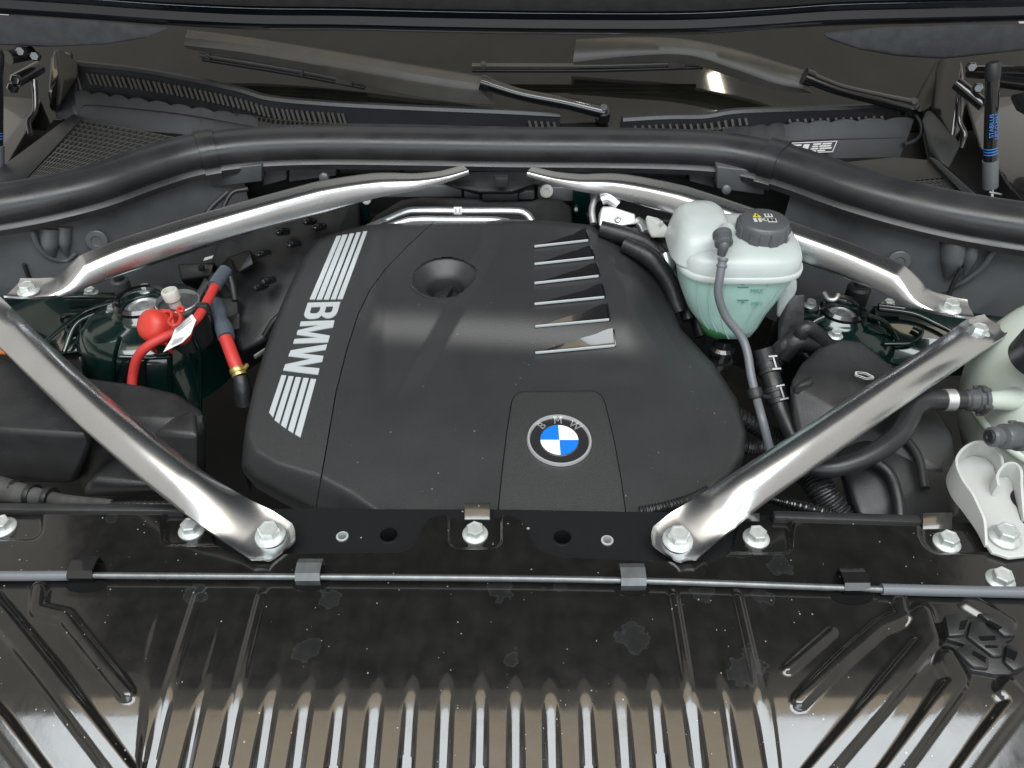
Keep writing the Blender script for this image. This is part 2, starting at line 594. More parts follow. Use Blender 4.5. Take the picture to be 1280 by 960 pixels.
# shared bolt meshes ------------------------------------------------
def bolt_mesh(name, fl=0.0130, hx=0.0080, hh=0.0075):
    bm = bmesh.new()
    prof = [(fl, 0.0), (fl, 0.0014), (fl * 0.97, 0.0020), (hx * 1.22, 0.0034), (hx * 1.16, 0.0036)]
    seg = 36
    rings = []
    for r_, h in prof:
        rings.append([bm.verts.new((r_ * math.cos(2 * math.pi * k / seg), r_ * math.sin(2 * math.pi * k / seg), h)) for k in range(seg)])

    def hexr(k, s):
        a = (2 * math.pi * k / seg) % (math.pi / 3) - math.pi / 6
        return s / math.cos(a)
    for s, h in ((hx, 0.0036), (hx, 0.0036 + hh * 0.84), (hx * 0.90, 0.0036 + hh), (hx * 0.74, 0.0036 + hh), (hx * 0.70, 0.0036 + hh - 0.0006)):
        rings.append([bm.verts.new((hexr(k, s) * math.cos(2 * math.pi * k / seg), hexr(k, s) * math.sin(2 * math.pi * k / seg), h)) for k in range(seg)])
    for a, b in zip(rings[:-1], rings[1:]):
        for k in range(seg):
            bm.faces.new((a[k], a[(k + 1) % seg], b[(k + 1) % seg], b[k]))
    bm.faces.new(rings[-1]); bm.faces.new(list(reversed(rings[0])))
    me = bpy.data.meshes.new(name)
    bm.to_mesh(me); bm.free()
    finish(me, 32)
    me.materials.append(ZINC)
    return me


BOLT = bolt_mesh("bolt")


def bolt(parent, loc, axis=(0, 0, 1), s=1.0, rot=None, material=None):
    me = BOLT
    if material is not None:
        me = BOLT.copy(); me.materials.clear(); me.materials.append(material)
    o = bpy.data.objects.new("bolt", me)
    COL.objects.link(o)
    x, y, z = basis(axis)
    q = Matrix((x, y, z)).transposed().to_4x4() @ Matrix.Rotation(random.uniform(0, 1) if rot is None else rot, 4, 'Z')
    o.matrix_world = Matrix.Translation(Vector(loc)) @ q @ Matrix.Scale(s, 4)
    o.parent = parent
    return o


# =================================================================== SETTING
floor = make("bay_floor", [(-1.2, .3, -.36), (1.2, .3, -.36), (1.2, 1.9, -.36), (-1.2, 1.9, -.36),
                           (-1.2, .3, -.40), (1.2, .3, -.40), (1.2, 1.9, -.40), (-1.2, 1.9, -.40)],
             [(0, 1, 2, 3), (4, 5, 6, 7), (0, 1, 5, 4), (1, 2, 6, 5), (2, 3, 7, 6), (3, 0, 4, 7)], FLOOR_M, smooth=False)
tag(floor, "dark underside of the engine bay below everything", kind="structure")

# =================================================================== ENGINE COVER
CV_Z0, CV_Y0, CV_S = -0.020, 0.558, 0.121        # base plane of the cover: z = Z0 + S*(Y-Y0)


def PB(px, py):
    d = ray(px, py)
    # CAMZ + t dz = Z0 + S*(t dy - Y0)
    t = (CV_Z0 - CV_S * CV_Y0 - CAMZ) / (d.z - CV_S * d.y)
    return Vector((d.x * t, d.y * t, CAMZ + d.z * t))


OUT_LEFT = [(302, 582), (303, 565), (307, 530), (318, 480), (331, 436), (347, 392), (362, 357), (379, 322), (397, 298)]
BACK_L = [(397, 298), (430, 287), (453, 282), (500, 278), (544, 276)]
SEAM = [(394, 640), (396, 628), (408, 560), (420, 490), (434, 435), (448, 392), (462, 363), (482, 336), (512, 305), (544, 276)]
FRONT_L = [(302, 582), (318, 600), (350, 618), (394, 640)]
BACK_M = [(544, 276), (600, 275), (640, 274), (690, 276), (739, 281)]
OUT_RIGHT = [(838, 652), (880, 622), (915, 595), (930, 570), (933, 542), (922, 500), (893, 456), (852, 412), (838, 375), (824, 338),
             (800, 324), (764, 299), (739, 281)]
FRONT_M = [(394, 640), (520, 652), (640, 652), (838, 652)]
OUTLINE = list(reversed(OUT_RIGHT)) + list(reversed(FRONT_M)) + list(reversed(FRONT_L)) + OUT_LEFT + BACK_L + BACK_M
L1 = [(630, 276), (622, 315), (600, 355), (580, 390), (552, 440), (535, 472), (520, 505)]
R1 = [(742, 276), (768, 335), (800, 400), (845, 470), (880, 530), (895, 600), (890, 660)]
R2 = [(764, 296), (800, 350), (832, 410), (858, 465)]
FOLD = [(440, 230), (414, 286), (388, 322), (366, 365), (346, 410), (330, 455), (318, 500), (314, 540), (322, 562), (345, 576), (400, 593), (440, 614), (480, 642), (520, 680)]
EDGE_R = 9.0


def cover_h(px, py):
    """relief of the cover above its base plane, by where it is seen"""
    h = np.zeros_like(px)
    # raised rear deck with a ramp falling to the front
    deck = sstep((448 - py + 0.05 * (px - 640)) / 66) * sstep((px - 440) / 40) * sstep((840 - px) / 60)
    h += 0.018 * deck
    # low field around the filler, parted from the deck by a slanted facet
    d, s = pdist(px, py, L1)
    left = (s > 0)
    f = np.clip(np.where(left, d, 0) / 24, 0, 1)
    h -= 0.0085 * f * sstep((520 - py) / 60) * sstep((px - 455) / 30)
    # falling flank towards the tank side, in two facets
    d, s = pdist(px, py, R1)
    h -= np.where(s < 0, np.minimum(d, 60) * 0.00024, 0)
    d2, s2 = pdist(px, py, R2)
    h -= np.where(s2 < 0, np.minimum(d2, 50) * 0.00022, 0) * sstep((480 - py) / 60)
    # chamfer and front fold of the side panel
    d, s = pdist(px, py, FOLD)
    amt = np.where(s > 0, d * d / (d + 5.0), 0)
    h -= amt * (0.00034 + 0.00062 * sstep((py - 530) / 40)) * sstep((640 - px) / 60)
    # shallow field round the emblem plate
    fx = sstep((px - 590) / 40) * sstep((812 - px) / 40) * sstep((py - 456) / 30)
    h -= 0.0014 * fx
    # soft crown across the front part
    h += 0.006 * np.exp(-((px - 600) / 230) ** 2) * sstep((py - 430) / 120)
    # rounded outer edge
    d, _ = pdist(px, py, OUTLINE)
    e = np.clip((EDGE_R - d) / EDGE_R, 0, 1)
    h -= 0.009 * (1 - np.sqrt(np.clip(1 - e * e, 0, 1)))
    return h


def PCn(px, py):
    """places on the cover's real surface (arrays)"""
    px = np.asarray(px, float); py = np.asarray(py, float)
    a, b = (px - 640) / FPX, -(py - 480) / FPX
    dy, dz = CP + b * SP, -SP + b * CP
    t = (CV_Z0 - CV_S * CV_Y0 - CAMZ) / (dz - CV_S * dy)
    z = CAMZ + dz * t + cover_h(px, py)
    t = (z - CAMZ) / dz
    return a * t, dy * t, z


def PC(px, py, lift=0.0):
    x, y, z = PCn(np.array([float(px)]), np.array([float(py)]))
    return Vector((float(x[0]), float(y[0]), float(z[0]) + lift))


def cover_n(px, py):
    a, b, c = PC(px - 2, py + 2), PC(px + 2, py + 2), PC(px, py - 3)
    return (b - a).cross(c - a).normalized()


def world_poly(poly):
    return [PB(*p) for p in poly]


def patch(name, left, right, front, back, nu, nv, material, parent, skirts=(0.07, 0.07, 0.07, 0.07), hole=None, gapl=0.0, gapr=0.0):
    lf, rt = resample(left, nv), resample(right, nv)
    fr, bk = resample(front, nu), resample(back, nu)
    u = np.linspace(0, 1, nu)[None, :, None]
    v = np.linspace(0, 1, nv)[:, None, None]
    S = (1 - u) * lf[:, None, :] + u * rt[:, None, :] + (1 - v) * fr[None] + v * bk[None] \
        - ((1 - u) * (1 - v) * fr[0] + u * (1 - v) * fr[-1] + (1 - u) * v * bk[0] + u * v * bk[-1])
    X, Y, Z = PCn(S[..., 0], S[..., 1])
    X[:, 0] += gapl
    X[:, -1] -= gapr
    V = [Vector((X[j, i], Y[j, i], Z[j, i])) for j in range(nv) for i in range(nu)]
    F = []
    for j in range(nv - 1):
        for i in range(nu - 1):
            q = (j * nu + i, j * nu + i + 1, (j + 1) * nu + i + 1, (j + 1) * nu + i)
            if hole is not None:
                c = (V[q[0]] + V[q[2]]) / 2
                if (c.xy - hole[0].xy).length < hole[1]:
                    continue
            F.append(q)
    # skirts: front, right, back, left
    loops = ([j * nu for j in range(nv)], [j * nu + nu - 1 for j in range(nv)], list(range(nu)), [(nv - 1) * nu + i for i in range(nu)])
    for ids, dep in zip(loops, skirts):
        base = len(V)
        for k in ids:
            V.append(V[k] - Vector((0, 0, dep)))
        for a in range(len(ids) - 1):
            F.append((ids[a], ids[a + 1], base + a + 1, base + a))
    return make(name, V, F, material, parent, angle=38)


cover = thing("engine_cover", "large matt black plastic engine cover with silver lettering and round emblem", "engine cover")
FUN = PC(556, 347)
FUN_R = 0.0455
patch("cover_panel", SEAM, OUT_RIGHT, FRONT_M, BACK_M, 190, 170, COVER, cover, (0.006, 0.07, 0.07, 0.07), hole=(FUN, FUN_R - 0.002), gapl=0.0007)
side_panel = patch("side_panel", OUT_LEFT, SEAM, FRONT_L, BACK_L, 70, 170, SIDE, cover, (0.05, 0.006, 0.014, 0.07), gapr=0.0007)
tag(side_panel, "grained side panel carrying the silver letters")

# filler recess (lathe follows the local slope)
fn = cover_n(556, 340)
fn = (fn * 1.0 + Vector((0, 0.03, 1.0))).normalized()
prof = [(FUN_R + 0.0035, -0.0035), (FUN_R + 0.0025, 0.0006), (FUN_R + 0.0008, 0.0010), (FUN_R - 0.001, 0.0004), (FUN_R - 0.003, -0.0015), (FUN_R * 0.88, -0.0038),
        (FUN_R * 0.78, -0.0076), (FUN_R * 0.68, -0.0116), (FUN_R * 0.59, -0.0155), (FUN_R * 0.54, -0.020), (FUN_R * 0.53, -0.060), (FUN_R * 0.3, -0.062), (0.001, -0.062)]
rec = lathe("filler_recess", prof, FUN - fn * 0.001, fn, COVER, cover, seg=64, angle=60, cap0=False)
cap = lathe("filler_cap", [(0.019, -0.06), (0.019, -0.036), (0.017, -0.033), (0.001, -0.033)], FUN, fn, BLACK, rec, seg=24)
box("cap_grip", FUN - fn * 0.030, (0.3, 1, 0), 0.032, 0.010, 0.012, BLACK, rec, 0.002)

# raised letters and stripes on the side panel


def decal(name, px_pts, material, parent, holes=(), up=0.0011, down=0.0015):
    loops = [[PC(*p) for p in px_pts]] + [[PC(*p) for p in h] for h in holes]
    flat = [p for l in loops for p in l]
    tris = tessellate_polygon([[Vector((q.x, q.y, 0)) for q in l] for l in loops])
    n = len(flat)
    V = [p + Vector((0, 0, up)) for p in flat] + [p - Vector((0, 0, down)) for p in flat]
    F = [tuple(t) for t in tris]
    off = 0
    for l in loops:
        m = len(l)
        for k in range(m):
            F.append((off + k, off + (k + 1) % m, off + (k + 1) % m + n, off + k + n))
        off += m
    return make(name, V, F, material, parent, angle=20)


def crop(pts, x0, y0, s):
    return [(x0 + x / s, y0 + y / s) for x, y in pts]


def dense(poly, step=9):
    out = []
    for (a, b), (c, d) in zip(poly, poly[1:] + poly[:1]):
        n = max(1, int(math.hypot(c - a, d - b) / step))
        out += [(a + (c - a) * k / n, b + (d - b) * k / n) for k in range(n)]
    return out


def stripe(q, n=24, up=0.0010):
    """thin raised bar following the panel; q: top-left, top-right, bottom-right, bottom-left"""
    V, F = [], []
    for i in range(n + 1):
        t = i / n
        a = PC(q[0][0] + (q[3][0] - q[0][0]) * t, q[0][1] + (q[3][1] - q[0][1]) * t)
        b = PC(q[1][0] + (q[2][0] - q[1][0]) * t, q[1][1] + (q[2][1] - q[1][1]) * t)
        m = PC((q[0][0] + (q[3][0] - q[0][0]) * t + q[1][0] + (q[2][0] - q[1][0]) * t) / 2, (q[0][1] + (q[3][1] - q[0][1]) * t + q[1][1] + (q[2][1] - q[1][1]) * t) / 2)
        u, d = Vector((0, 0, up)), Vector((0, 0, -.002))
        V += [a + d, a + u, m + u, b + u, b + d]
    for i in range(n):
        for k in range(4):
            F.append((i * 5 + k, i * 5 + k + 1, (i + 1) * 5 + k + 1, (i + 1) * 5 + k))
    F.append(tuple(range(5))); F.append(tuple(n * 5 + k for k in range(5)))
    return make("stripe", V, F, SILVER_PAINT, cover, angle=30)


S2 = 8.727
decal("letter_b", crop([(305, 80), (480, 75), (660, 70), (628, 180), (610, 210), (580, 232), (545, 245), (500, 245), (465, 228), (452, 215), (430, 238),
                        (380, 252), (330, 254), (300, 250), (275, 235), (263, 212), (275, 170)], 350, 370, S2), SILVER_PAINT, cover,
      holes=[crop([(345, 125), (445, 120), (434, 165), (418, 185), (395, 196), (345, 197), (330, 188), (330, 172)], 350, 370, S2),
             crop([(508, 118), (585, 115), (572, 160), (562, 178), (540, 188), (500, 190), (488, 178)], 350, 370, S2)])
decal("letter_m", crop([(228, 285), (410, 278), (595, 272), (580, 345), (435, 371), (295, 398), (420, 418), (545, 438), (525, 510), (335, 516), (145, 522),
                        (160, 475), (425, 460), (183, 425), (195, 380), (455, 320), (217, 332)], 350, 370, S2), SILVER_PAINT, cover)
decal("letter_w", crop([(515, 533), (500, 590), (365, 611), (230, 632), (475, 660), (462, 720), (320, 746), (180, 772), (432, 795), (418, 862), (230, 840),
                        (35, 815), (60, 752), (200, 722), (345, 690), (93, 660), (118, 600), (310, 566)], 350, 370, S2), SILVER_PAINT, cover)
for a in [((440, 150), (495, 145), (182, 908), (118, 908)), ((512, 135), (573, 132), (265, 910), (200, 910)), ((598, 122), (650, 118), (347, 910), (285, 910)),
          ((680, 108), (730, 105), (430, 908), (370, 908)), ((760, 95), (808, 92), (512, 905), (450, 905))]:
    stripe(crop(a, 375, 280, 9.6))
for a in [((212, 92), (270, 96), (110, 600), (62, 540)), ((298, 103), (358, 106), (185, 672), (128, 630)), ((384, 114), (447, 118), (265, 732), (205, 690)),
          ((475, 124), (538, 128), (350, 788), (290, 748)), ((563, 135), (627, 140), (438, 838), (373, 800))]:
    stripe(crop(a, 330, 460, 9.6))

# gloss fins along the deck
FINS = [((668, 310), (735, 302.5), (731, 288), (713, 296)), ((668, 332), (742, 324), (737, 310), (716, 316)), ((668, 356), (748, 347), (744.5, 331), (718, 340)),
        ((668, 382), (755, 373.5), (752, 357), (726, 366)), ((669, 410), (761, 401.5), (757.5, 382), (728, 392)), ((669, 443), (768, 434), (765.5, 413), (735, 422))]
for Lp, Rp, Tp, Mp in FINS:
    fin = bpy.data.objects.new("fin", None)
    rows = 14
    V, F = [], []
    for i in range(rows + 1):
        t = i / rows
        b = (Lp[0] + (Rp[0] - Lp[0]) * t, Lp[1] + (Rp[1] - Lp[1]) * t)
        tx = Lp[0] + (Tp[0] - Lp[0]) * t
        mt = (Mp[0] - Lp[0]) / (Tp[0] - Lp[0])
        if t < mt:
            ty = (Lp[1] - 1) + (Mp[1] - Lp[1] + 1) * (t / mt)
        else:
            w = (t - mt) / (1 - mt)
            ty = Mp[1] + (Tp[1] - Mp[1]) * (w * w * (3 - 2 * w))
        hgt = 0.0055 * (0.15 + 0.85 * t)
        pb, pt = PC(*b), PC(tx, ty)
        lipz = 0.0042
        V += [pb - Vector((0, 0, .003)), pb + Vector((0, 0, lipz)), pb.lerp(pt, .12) + Vector((0, 0, lipz)), pb.lerp(pt, .16) + Vector((0, 0, .0012)),
              pb.lerp(pt, .6) + Vector((0, 0, .0018)), pt + Vector((0, 0, .0008 + hgt * 0.5)), pt - Vector((0, 0, .004))]
    for i in range(rows):
        for k in range(6):
            F.append((i * 7 + k, i * 7 + k + 1, (i + 1) * 7 + k + 1, (i + 1) * 7 + k))
    F.append(tuple(range(7))); F.append(tuple(rows * 7 + k for k in range(7)))
    fo = make("fin", V, F, GLOSS, cover, angle=30)
    a, b = PC(*Lp), PC(*Rp)
    dr = (b - a).normalized()
    box("fin_edge", (a + b) / 2 + Vector((0, -0.0008, 0.0030)), b - a, (b - a).length, 0.0016, 0.0034, SILVER_PAINT, fo, 0.0004)
    q = PC((Rp[0] + Tp[0]) / 2 + 1.2, (Rp[1] + Tp[1]) / 2)
    box("fin_end", q + Vector((0, 0, 0.001)), PC(*Tp) - b, (PC(*Tp) - b).length, 0.0016, 0.006, GLOSS, fo, 0.0003)

# emblem plate, flush insert with a shadow gap
PL_L = [(622, 650), (628, 590), (634, 540), (640, 503), (642, 497), (647, 492), (653, 490)]
PL_R = [(783, 650), (776, 600), (767, 550), (756, 505), (753, 498), (748, 492), (741, 489.5)]
nv, nu = 46, 40
lf, rt = resample(PL_L, nv), resample(PL_R, nv)
uu = np.linspace(0, 1, nu)[None, :]
QX, QY, QZ = PCn(lf[:, :1] + (rt - lf)[:, :1] * uu, lf[:, 1:] + (rt - lf)[:, 1:] * uu)
V, F = [], []
for j in range(nv):
    for i in range(nu):
        x, y, z = QX[j, i], QY[j, i], QZ[j, i]
        edge = min(i, nu - 1 - i, nv - 1 - j)
        V.append(Vector((x, y, z + (0.0016 if edge >= 1 else 0.0009))))
for j in range(nv - 1):
    for i in range(nu - 1):
        F.append((j * nu + i, j * nu + i + 1, (j + 1) * nu + i + 1, (j + 1) * nu + i))
ring = [j * nu for j in range(nv)] + [(nv - 1) * nu + i for i in range(1, nu)] + [j * nu + nu - 1 for j in range(nv - 2, -1, -1)]
b0 = len(V)
for k in ring:
    V.append(V[k] - Vector((0, 0, 0.004)))
for a in range(len(ring) - 1):
    F.append((ring[a], ring[a + 1], b0 + a + 1, b0 + a))
plate = make("emblem_plate", V, F, COVER_PLATE, cover, angle=40)
seam_pts = [V[k] + Vector((0, 0, -0.0009)) for k in ring[::2]]
tube("plate_gap", seam_pts, 0.0011, DARK, plate, n=120, seg=6)

# round emblem
RIM_SILVER = mat('emblem_rim_silver', (.80, .81, .83), .30, metal=.7)
EC = PC(699, 552)
en = cover_n(699, 552)
ex, ey, ez = basis(en)
ex = (Vector((1, 0.02, 0)) - en * en.x).normalized(); ey = en.cross(ex)
ER = (PC(740, 552) - PC(658, 552)).length / 2
EC = EC + en * 0.0015
emb = lathe("emblem", [(ER * 1.0, -0.003), (ER * 1.0, 0.0004), (ER * 0.99, 0.0010), (0.001, 0.0012)], EC, en, EMB_BLACK, cover, seg=64)
tag(emb, "round blue and white emblem with silver rim")


def ring_mesh(name, r0, r1, h0, h1, material, parent):
    x, y = ex, ey
    V, F = [], []
    prof = [(r0, h0), (r0 + (r1 - r0) * .25, h1), (r0 + (r1 - r0) * .75, h1), (r1, h0)]
    seg = 72
    for r_, h in prof:
        for k in range(seg):
            a = 2 * math.pi * k / seg
            V.append(EC + x * (r_ * math.cos(a)) + y * (r_ * math.sin(a)) + en * h)
    for i in range(3):
        for k in range(seg):
            F.append((i * seg + k, i * seg + (k + 1) % seg, (i + 1) * seg + (k + 1) % seg, (i + 1) * seg + k))
    return make(name, V, F, material, parent, angle=60)


ring_mesh("rim", ER * 0.885, ER * 0.995, 0.0006, 0.0036, RIM_SILVER, emb)
ring_mesh("inner_ring", ER * 0.575, ER * 0.605, 0.0010, 0.0019, CHROME, emb)
for k, mm in enumerate((EMB_WHITE, EMB_BLUE, EMB_WHITE, EMB_BLUE)):
    pts = [EC + en * 0.0016]
    low = [EC + en * 0.0005]
    for i in range(13):
        a = math.pi / 2 * (k + i / 12)
        pts.append(EC + ex * (ER * .575 * math.cos(a)) + ey * (ER * .575 * math.sin(a)) + en * 0.0016)
    prism("quadrant", pts, 0.0012, mm, emb, direction=-en)
for ch, ang in (("B", 42), ("M", 0), ("W", -42)):
    a = R(90 + ang)
    rd = ex * math.cos(a) + ey * math.sin(a)
    tx = ex * math.sin(a) - ey * math.cos(a)
    text("emblem_letter", ch, EC + rd * (ER * 0.755) + en * 0.0014, tx, rd, ER * 0.36, ALU_DULL, emb, 0.0003)

# =================================================================== FRONT SHIELD (ribbed black sheet) and CROSSMEMBER
prof_Y = np.linspace(0.60, 0.16, 400)


def shield_prof(Y):
    s = np.zeros_like(Y)
    # flat flange, then falling away to the front with a growing slope
    a = np.clip((0.435 - Y), 0, None)
    b = np.clip(0.350 - Y, 0, None)
    z = -0.07 * a - 0.115 * np.where(b < 0.020, b * b / 0.040, b - 0.010) - 0.12 * b ** 2
    return z


prof_Z = shield_prof(prof_Y)
_, prof_py = proj(np.zeros_like(prof_Y), prof_Y, prof_Z)


def shield_xy(px, py):
    Y = np.interp(py, prof_py, prof_Y)
    Z = shield_prof(Y)
    dep = Y * CP - (Z - CAMZ) * SP
    return (px - 640) / FPX * dep, Y, Z


REAR = [(-80, 640), (246, 641), (258, 652), (266, 676), (284, 690), (310, 695), (375, 692), (498, 691), (514, 687), (524, 675), (529, 660), (536, 648), (550, 644),
        (636, 644), (650, 649), (657, 662), (663, 678), (676, 690), (705, 697), (820, 702), (884, 703), (908, 694), (918, 680), (922, 660), (928, 649), (940, 645),
        (1128, 655), (1360, 672)]
PADS = [(-60, 52, 600, 673, 16), (205, 300, 600, 680, 8), (561, 627, 600, 684, 12), (900, 988, 600, 690, 8), (1152, 1400, 600, 690, 26)]
RIBS_D = [  # slanted beads: picture polyline, half width (px), height
    ([(-30, 735), (8, 778), (60, 842), (150, 960), (200, 1020)], 15, .0055),
    ([(50, 738), (47, 764), (82, 772), (158, 866)], 9, .0045),
    ([(-60, 840), (0, 905), (60, 985)], 14, .0055),
    ([(1000, 876), (1055, 822), (1100, 783), (1126, 772), (1122, 742)], 9, .0045),
    ([(990, 1000), (1095, 880), (1160, 802), (1150, 772)], 15, .0055),
    ([(1080, 1010), (1140, 930), (1196, 852), (1182, 826)], 14, .0055),
    ([(1170, 1015), (1230, 930), (1272, 876), (1258, 862)], 13, .0055),
    ([(985, 836), (1038, 790)], 6, .003),
    ([(1210, 752), (1260, 782)], 9, .003),
]
HUB = (1235, 808)


def shield_h(px, py, X, Y):
    h = np.zeros_like(px)
    # long corrugation running to the front
    inside = sstep((px - (172 + (py - 890) * -0.1)) / 14) * sstep(((972 + (py - 890) * 0.12) - px) / 14)
    k = np.round((X - 0.003) / 0.029)
    d = np.abs(X - 0.003 - k * 0.029)
    # pressed flutes: floors fall away faster than the sheet, so they deepen to the front
    wf = np.where(np.isin(k, (-9, 6)), 0.0026, 0.0044) * (0.25 + 0.75 * sstep((0.375 - Y) / 0.045)) * (1 + 0.10 * np.sin(k * 2.7))
    flute = sstep((wf + 0.0022 - d) / 0.0026)
    run = np.clip(0.362 + 0.004 * np.sin(k * 5.3) - Y, 0, None)
    run = np.where(run < 0.022, run * run / 0.044, run - 0.011)
    h -= flute * run * 0.125 * inside
    # the outer ones go on as raised beads up to the rod
    full = np.isin(k, (-10, -8, 5, 7))
    u2 = np.clip(1 - d / 0.0058, 0, 1)
    beadf = 0.0038 * (1 - (1 - u2) ** 2) * sstep(u2 / 0.3)
    h += np.where(full, beadf, 0.0) * sstep((py - 733) / 16) * sstep((930 - py) / 130) * inside
    # corners of the sheet dip more
    h -= 1.25 * np.clip(0.372 - Y, 0, None) ** 2 * (1 - inside)
    # faint lead-in of the other flutes
    h += np.where(full, 0.0, 0.0007 * sstep(1 - d / 0.006)) * sstep((py - 745) / 60) * sstep((900 - py) / 60) * inside
    for poly, w, ht in RIBS_D:
        d, _ = pdist(px, py, poly)
        h += ht * sstep((w * 1.35 - d) / (w * 0.75)) * (1 - inside)
    # shallow trough behind the rod line
    h -= 0.0025 * sstep((744 - np.abs(py - 0) ) / 6) * sstep((py - 728) / 8) * 0
    for x0, x1, y0, y1, rr in PADS:
        cx, cy, hx, hy = (x0 + x1) / 2, (y0 + y1) / 2, (x1 - x0) / 2, (y1 - y0) / 2
        qx, qy = np.abs(px - cx) - (hx - rr), np.abs(py - cy) - (hy - rr)
        sd = np.hypot(np.maximum(qx, 0), np.maximum(qy, 0)) + np.minimum(np.maximum(qx, qy), 0) - rr
        h -= 0.0042 * sstep((3.5 - sd) / 7)
    return h


ncol, nrow = 641, 170
colsX = 0.003 + (np.arange(ncol) - (ncol - 1) / 2) * (0.029 / 16)
rw = np.array([tuple(P(a, b, 0.0).xy) for a, b in REAR])
rearY = np.interp(colsX, rw[:, 0], rw[:, 1])
frontY = float(np.interp(1030, prof_py, prof_Y))
vv = np.linspace(0, 1, nrow)
X = np.repeat(colsX[None, :], nrow, 0)
Y = rearY[None, :] + (frontY - rearY[None, :]) * vv[:, None]
Z = shield_prof(Y)
PX, PYY = proj(X, Y, Z)
Z = Z + shield_h(PX, PYY, X, Y)
V = [Vector((X[j, i], Y[j, i], Z[j, i])) for j in range(nrow) for i in range(ncol)]
F = [(j * ncol + i, (j + 1) * ncol + i, (j + 1) * ncol + i + 1, j * ncol + i + 1) for j in range(nrow - 1) for i in range(ncol - 1)]
b0 = len(V)
V += [V[i] + Vector((0, 0.0012, -0.0035)) for i in range(ncol)]
F += [(i, i + 1, b0 + i + 1, b0 + i) for i in range(ncol - 1)]
shield = thing("front_shield", "ribbed glossy black sheet metal shield filling the bottom of the view", "sheet panel")
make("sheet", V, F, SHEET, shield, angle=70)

for px, py, s in ((4, 656, 1.0), (240, 659, 1.0), (594, 664, 0.98), (945, 669, 1.0), (1183, 675, 1.0)):
    bolt(shield, P(px, py + 4, -0.0040), s=s)
bolt(shield, P(1250, 726, -0.0005), s=1.0)
# folded tabs standing at the rear edge
for x0, x1, y0, y1 in ((580, 613, 628, 650), (1153, 1191, 640, 662), (922, 950, 641, 652), (244, 262, 632, 648)):
    a, b = P(x0, y1, -0.004), P(x1, y1, -0.004)
    c, d = P(x1, y0, 0.003), P(x0, y0, 0.003)
    prism("rear_tab", [a, b, c, d], 0.0025, SHEET, shield, bevel=0.001)


def circ(px, py, r, z, n=24):
    c = P(px, py, z)
    return [c + Vector((r * math.cos(2 * math.pi * k / n), r * math.sin(2 * math.pi * k / n), 0)) for k in range(n)]


ZC = -0.0095
CM = mat("crossmember_paint", (0.010, 0.0105, 0.0115), 0.33, coat=0.3, coat_rough=0.2, grain=500, grain_s=0.3, specks=0.5, specks_scale=120)
cross = thing("front_crossmember", "flat black crossmember behind the ribbed shield, pierced by small round holes", "crossmember")
outer = [P(-90, 633, ZC), P(360, 636, ZC), P(640, 637, ZC), P(860, 641, ZC), P(1100, 648, ZC), P(1370, 662, ZC), P(1370, 712, ZC), P(640, 712, ZC), P(-90, 712, ZC)]
holes = [circ(428, 671, .0062, ZC), circ(486, 669, .0088, ZC), circ(703, 672, .0088, ZC), circ(759, 676, .0062, ZC)]
prism("beam", outer, 0.05, CM, cross, holes=holes)
for (px, py, r) in ((428, 671, .0062), (759, 676, .0062)):
    lathe("nut_ring", [(r * 0.99, -0.004), (r * 0.99, 0.0012), (r * 0.7, 0.0014), (r * 0.62, -0.004), (r * 0.62, -0.012), (r * .6, -.012)], P(px, py, ZC), (0, 0, 1), ZINC, cross, seg=24, cap0=False, cap1=False)
for (px, py, r) in ((486, 669, .0088), (703, 672, .0088)):
    lathe("hole_rim", [(r * 1.12, -0.0005), (r * 1.10, 0.0010), (r * 1.0, 0.0010), (r * .97, -.002), (r * .97, -.02), (r * .96, -.02)], P(px, py, ZC), (0, 0, 1), CM, cross, seg=28, cap0=False, cap1=False)
# rubber lip on the rear edge
for x0, x1, y0, y1 in ((-80, 232, 636, 638), (965, 1150, 646, 652)):
    box("edge_lip", (P(x0, y0, -.001) + P(x1, y1, -.001)) / 2, P(x1, y1, 0) - P(x0, y0, 0), (P(x1, y1, 0) - P(x0, y0, 0)).length, 0.011, 0.010, BLACK, cross, 0.003)

# rod with sleeves and clips ------------------------------------------
rod = thing("release_rod", "thin bare metal rod held by clips across the black shield", "rod")
zr = 0.0062
tube("rod_bar", [P(60, 719, zr), P(388, 721, zr), P(640, 723, zr), P(800, 726, zr), P(950, 731, zr), P(1110, 737, zr)], 0.0031, ROD, rod, n=60, seg=12)
tube("sleeve", [P(-70, 720, zr), P(30, 720, zr), P(86, 719.5, zr)], 0.0047, HOSE_GREY, rod, n=10)
tube("sleeve", [P(1102, 736.5, zr), P(1200, 739, zr), P(1350, 742, zr)], 0.0052, HOSE_GREY, rod, n=10)
for px, py in ((108, 719), (388, 722), (790, 728), (1065, 734)):
    c = P(px, py, 0)
    w = 0.0115
    pr = [(0.0125, 0.0015), (0.0115, 0.0105), (0.0060, 0.0125), (-0.004, 0.0115), (-0.0075, 0.0060), (-0.0080, -0.0015), (-0.0092, -0.0015), (-0.0090, 0.0072), (-0.0048, 0.0132),
          (0.0065, 0.0142), (0.0130, 0.0115), (0.0140, 0.0015)]
    rings = [[c + Vector((sx * w, dy, dz)) for dy, dz in pr] for sx in (-1, -0.93, 0.93, 1)]
    metal_clip = px in (388, 790)
    cl = loft("clip", rings, ROD if metal_clip else PAINT_BLACK, rod, angle=25)
    c2 = P(px, py + (13 if not metal_clip else 8), 0)
    prism("clip_slot", [c2 + Vector((0.019 * math.cos(t) * (1 if not metal_clip else .9), 0.0075 * math.sin(t), 0.0006)) for t in np.linspace(0, 2 * math.pi, 24, endpoint=False)], 0.004, DARK, cl)

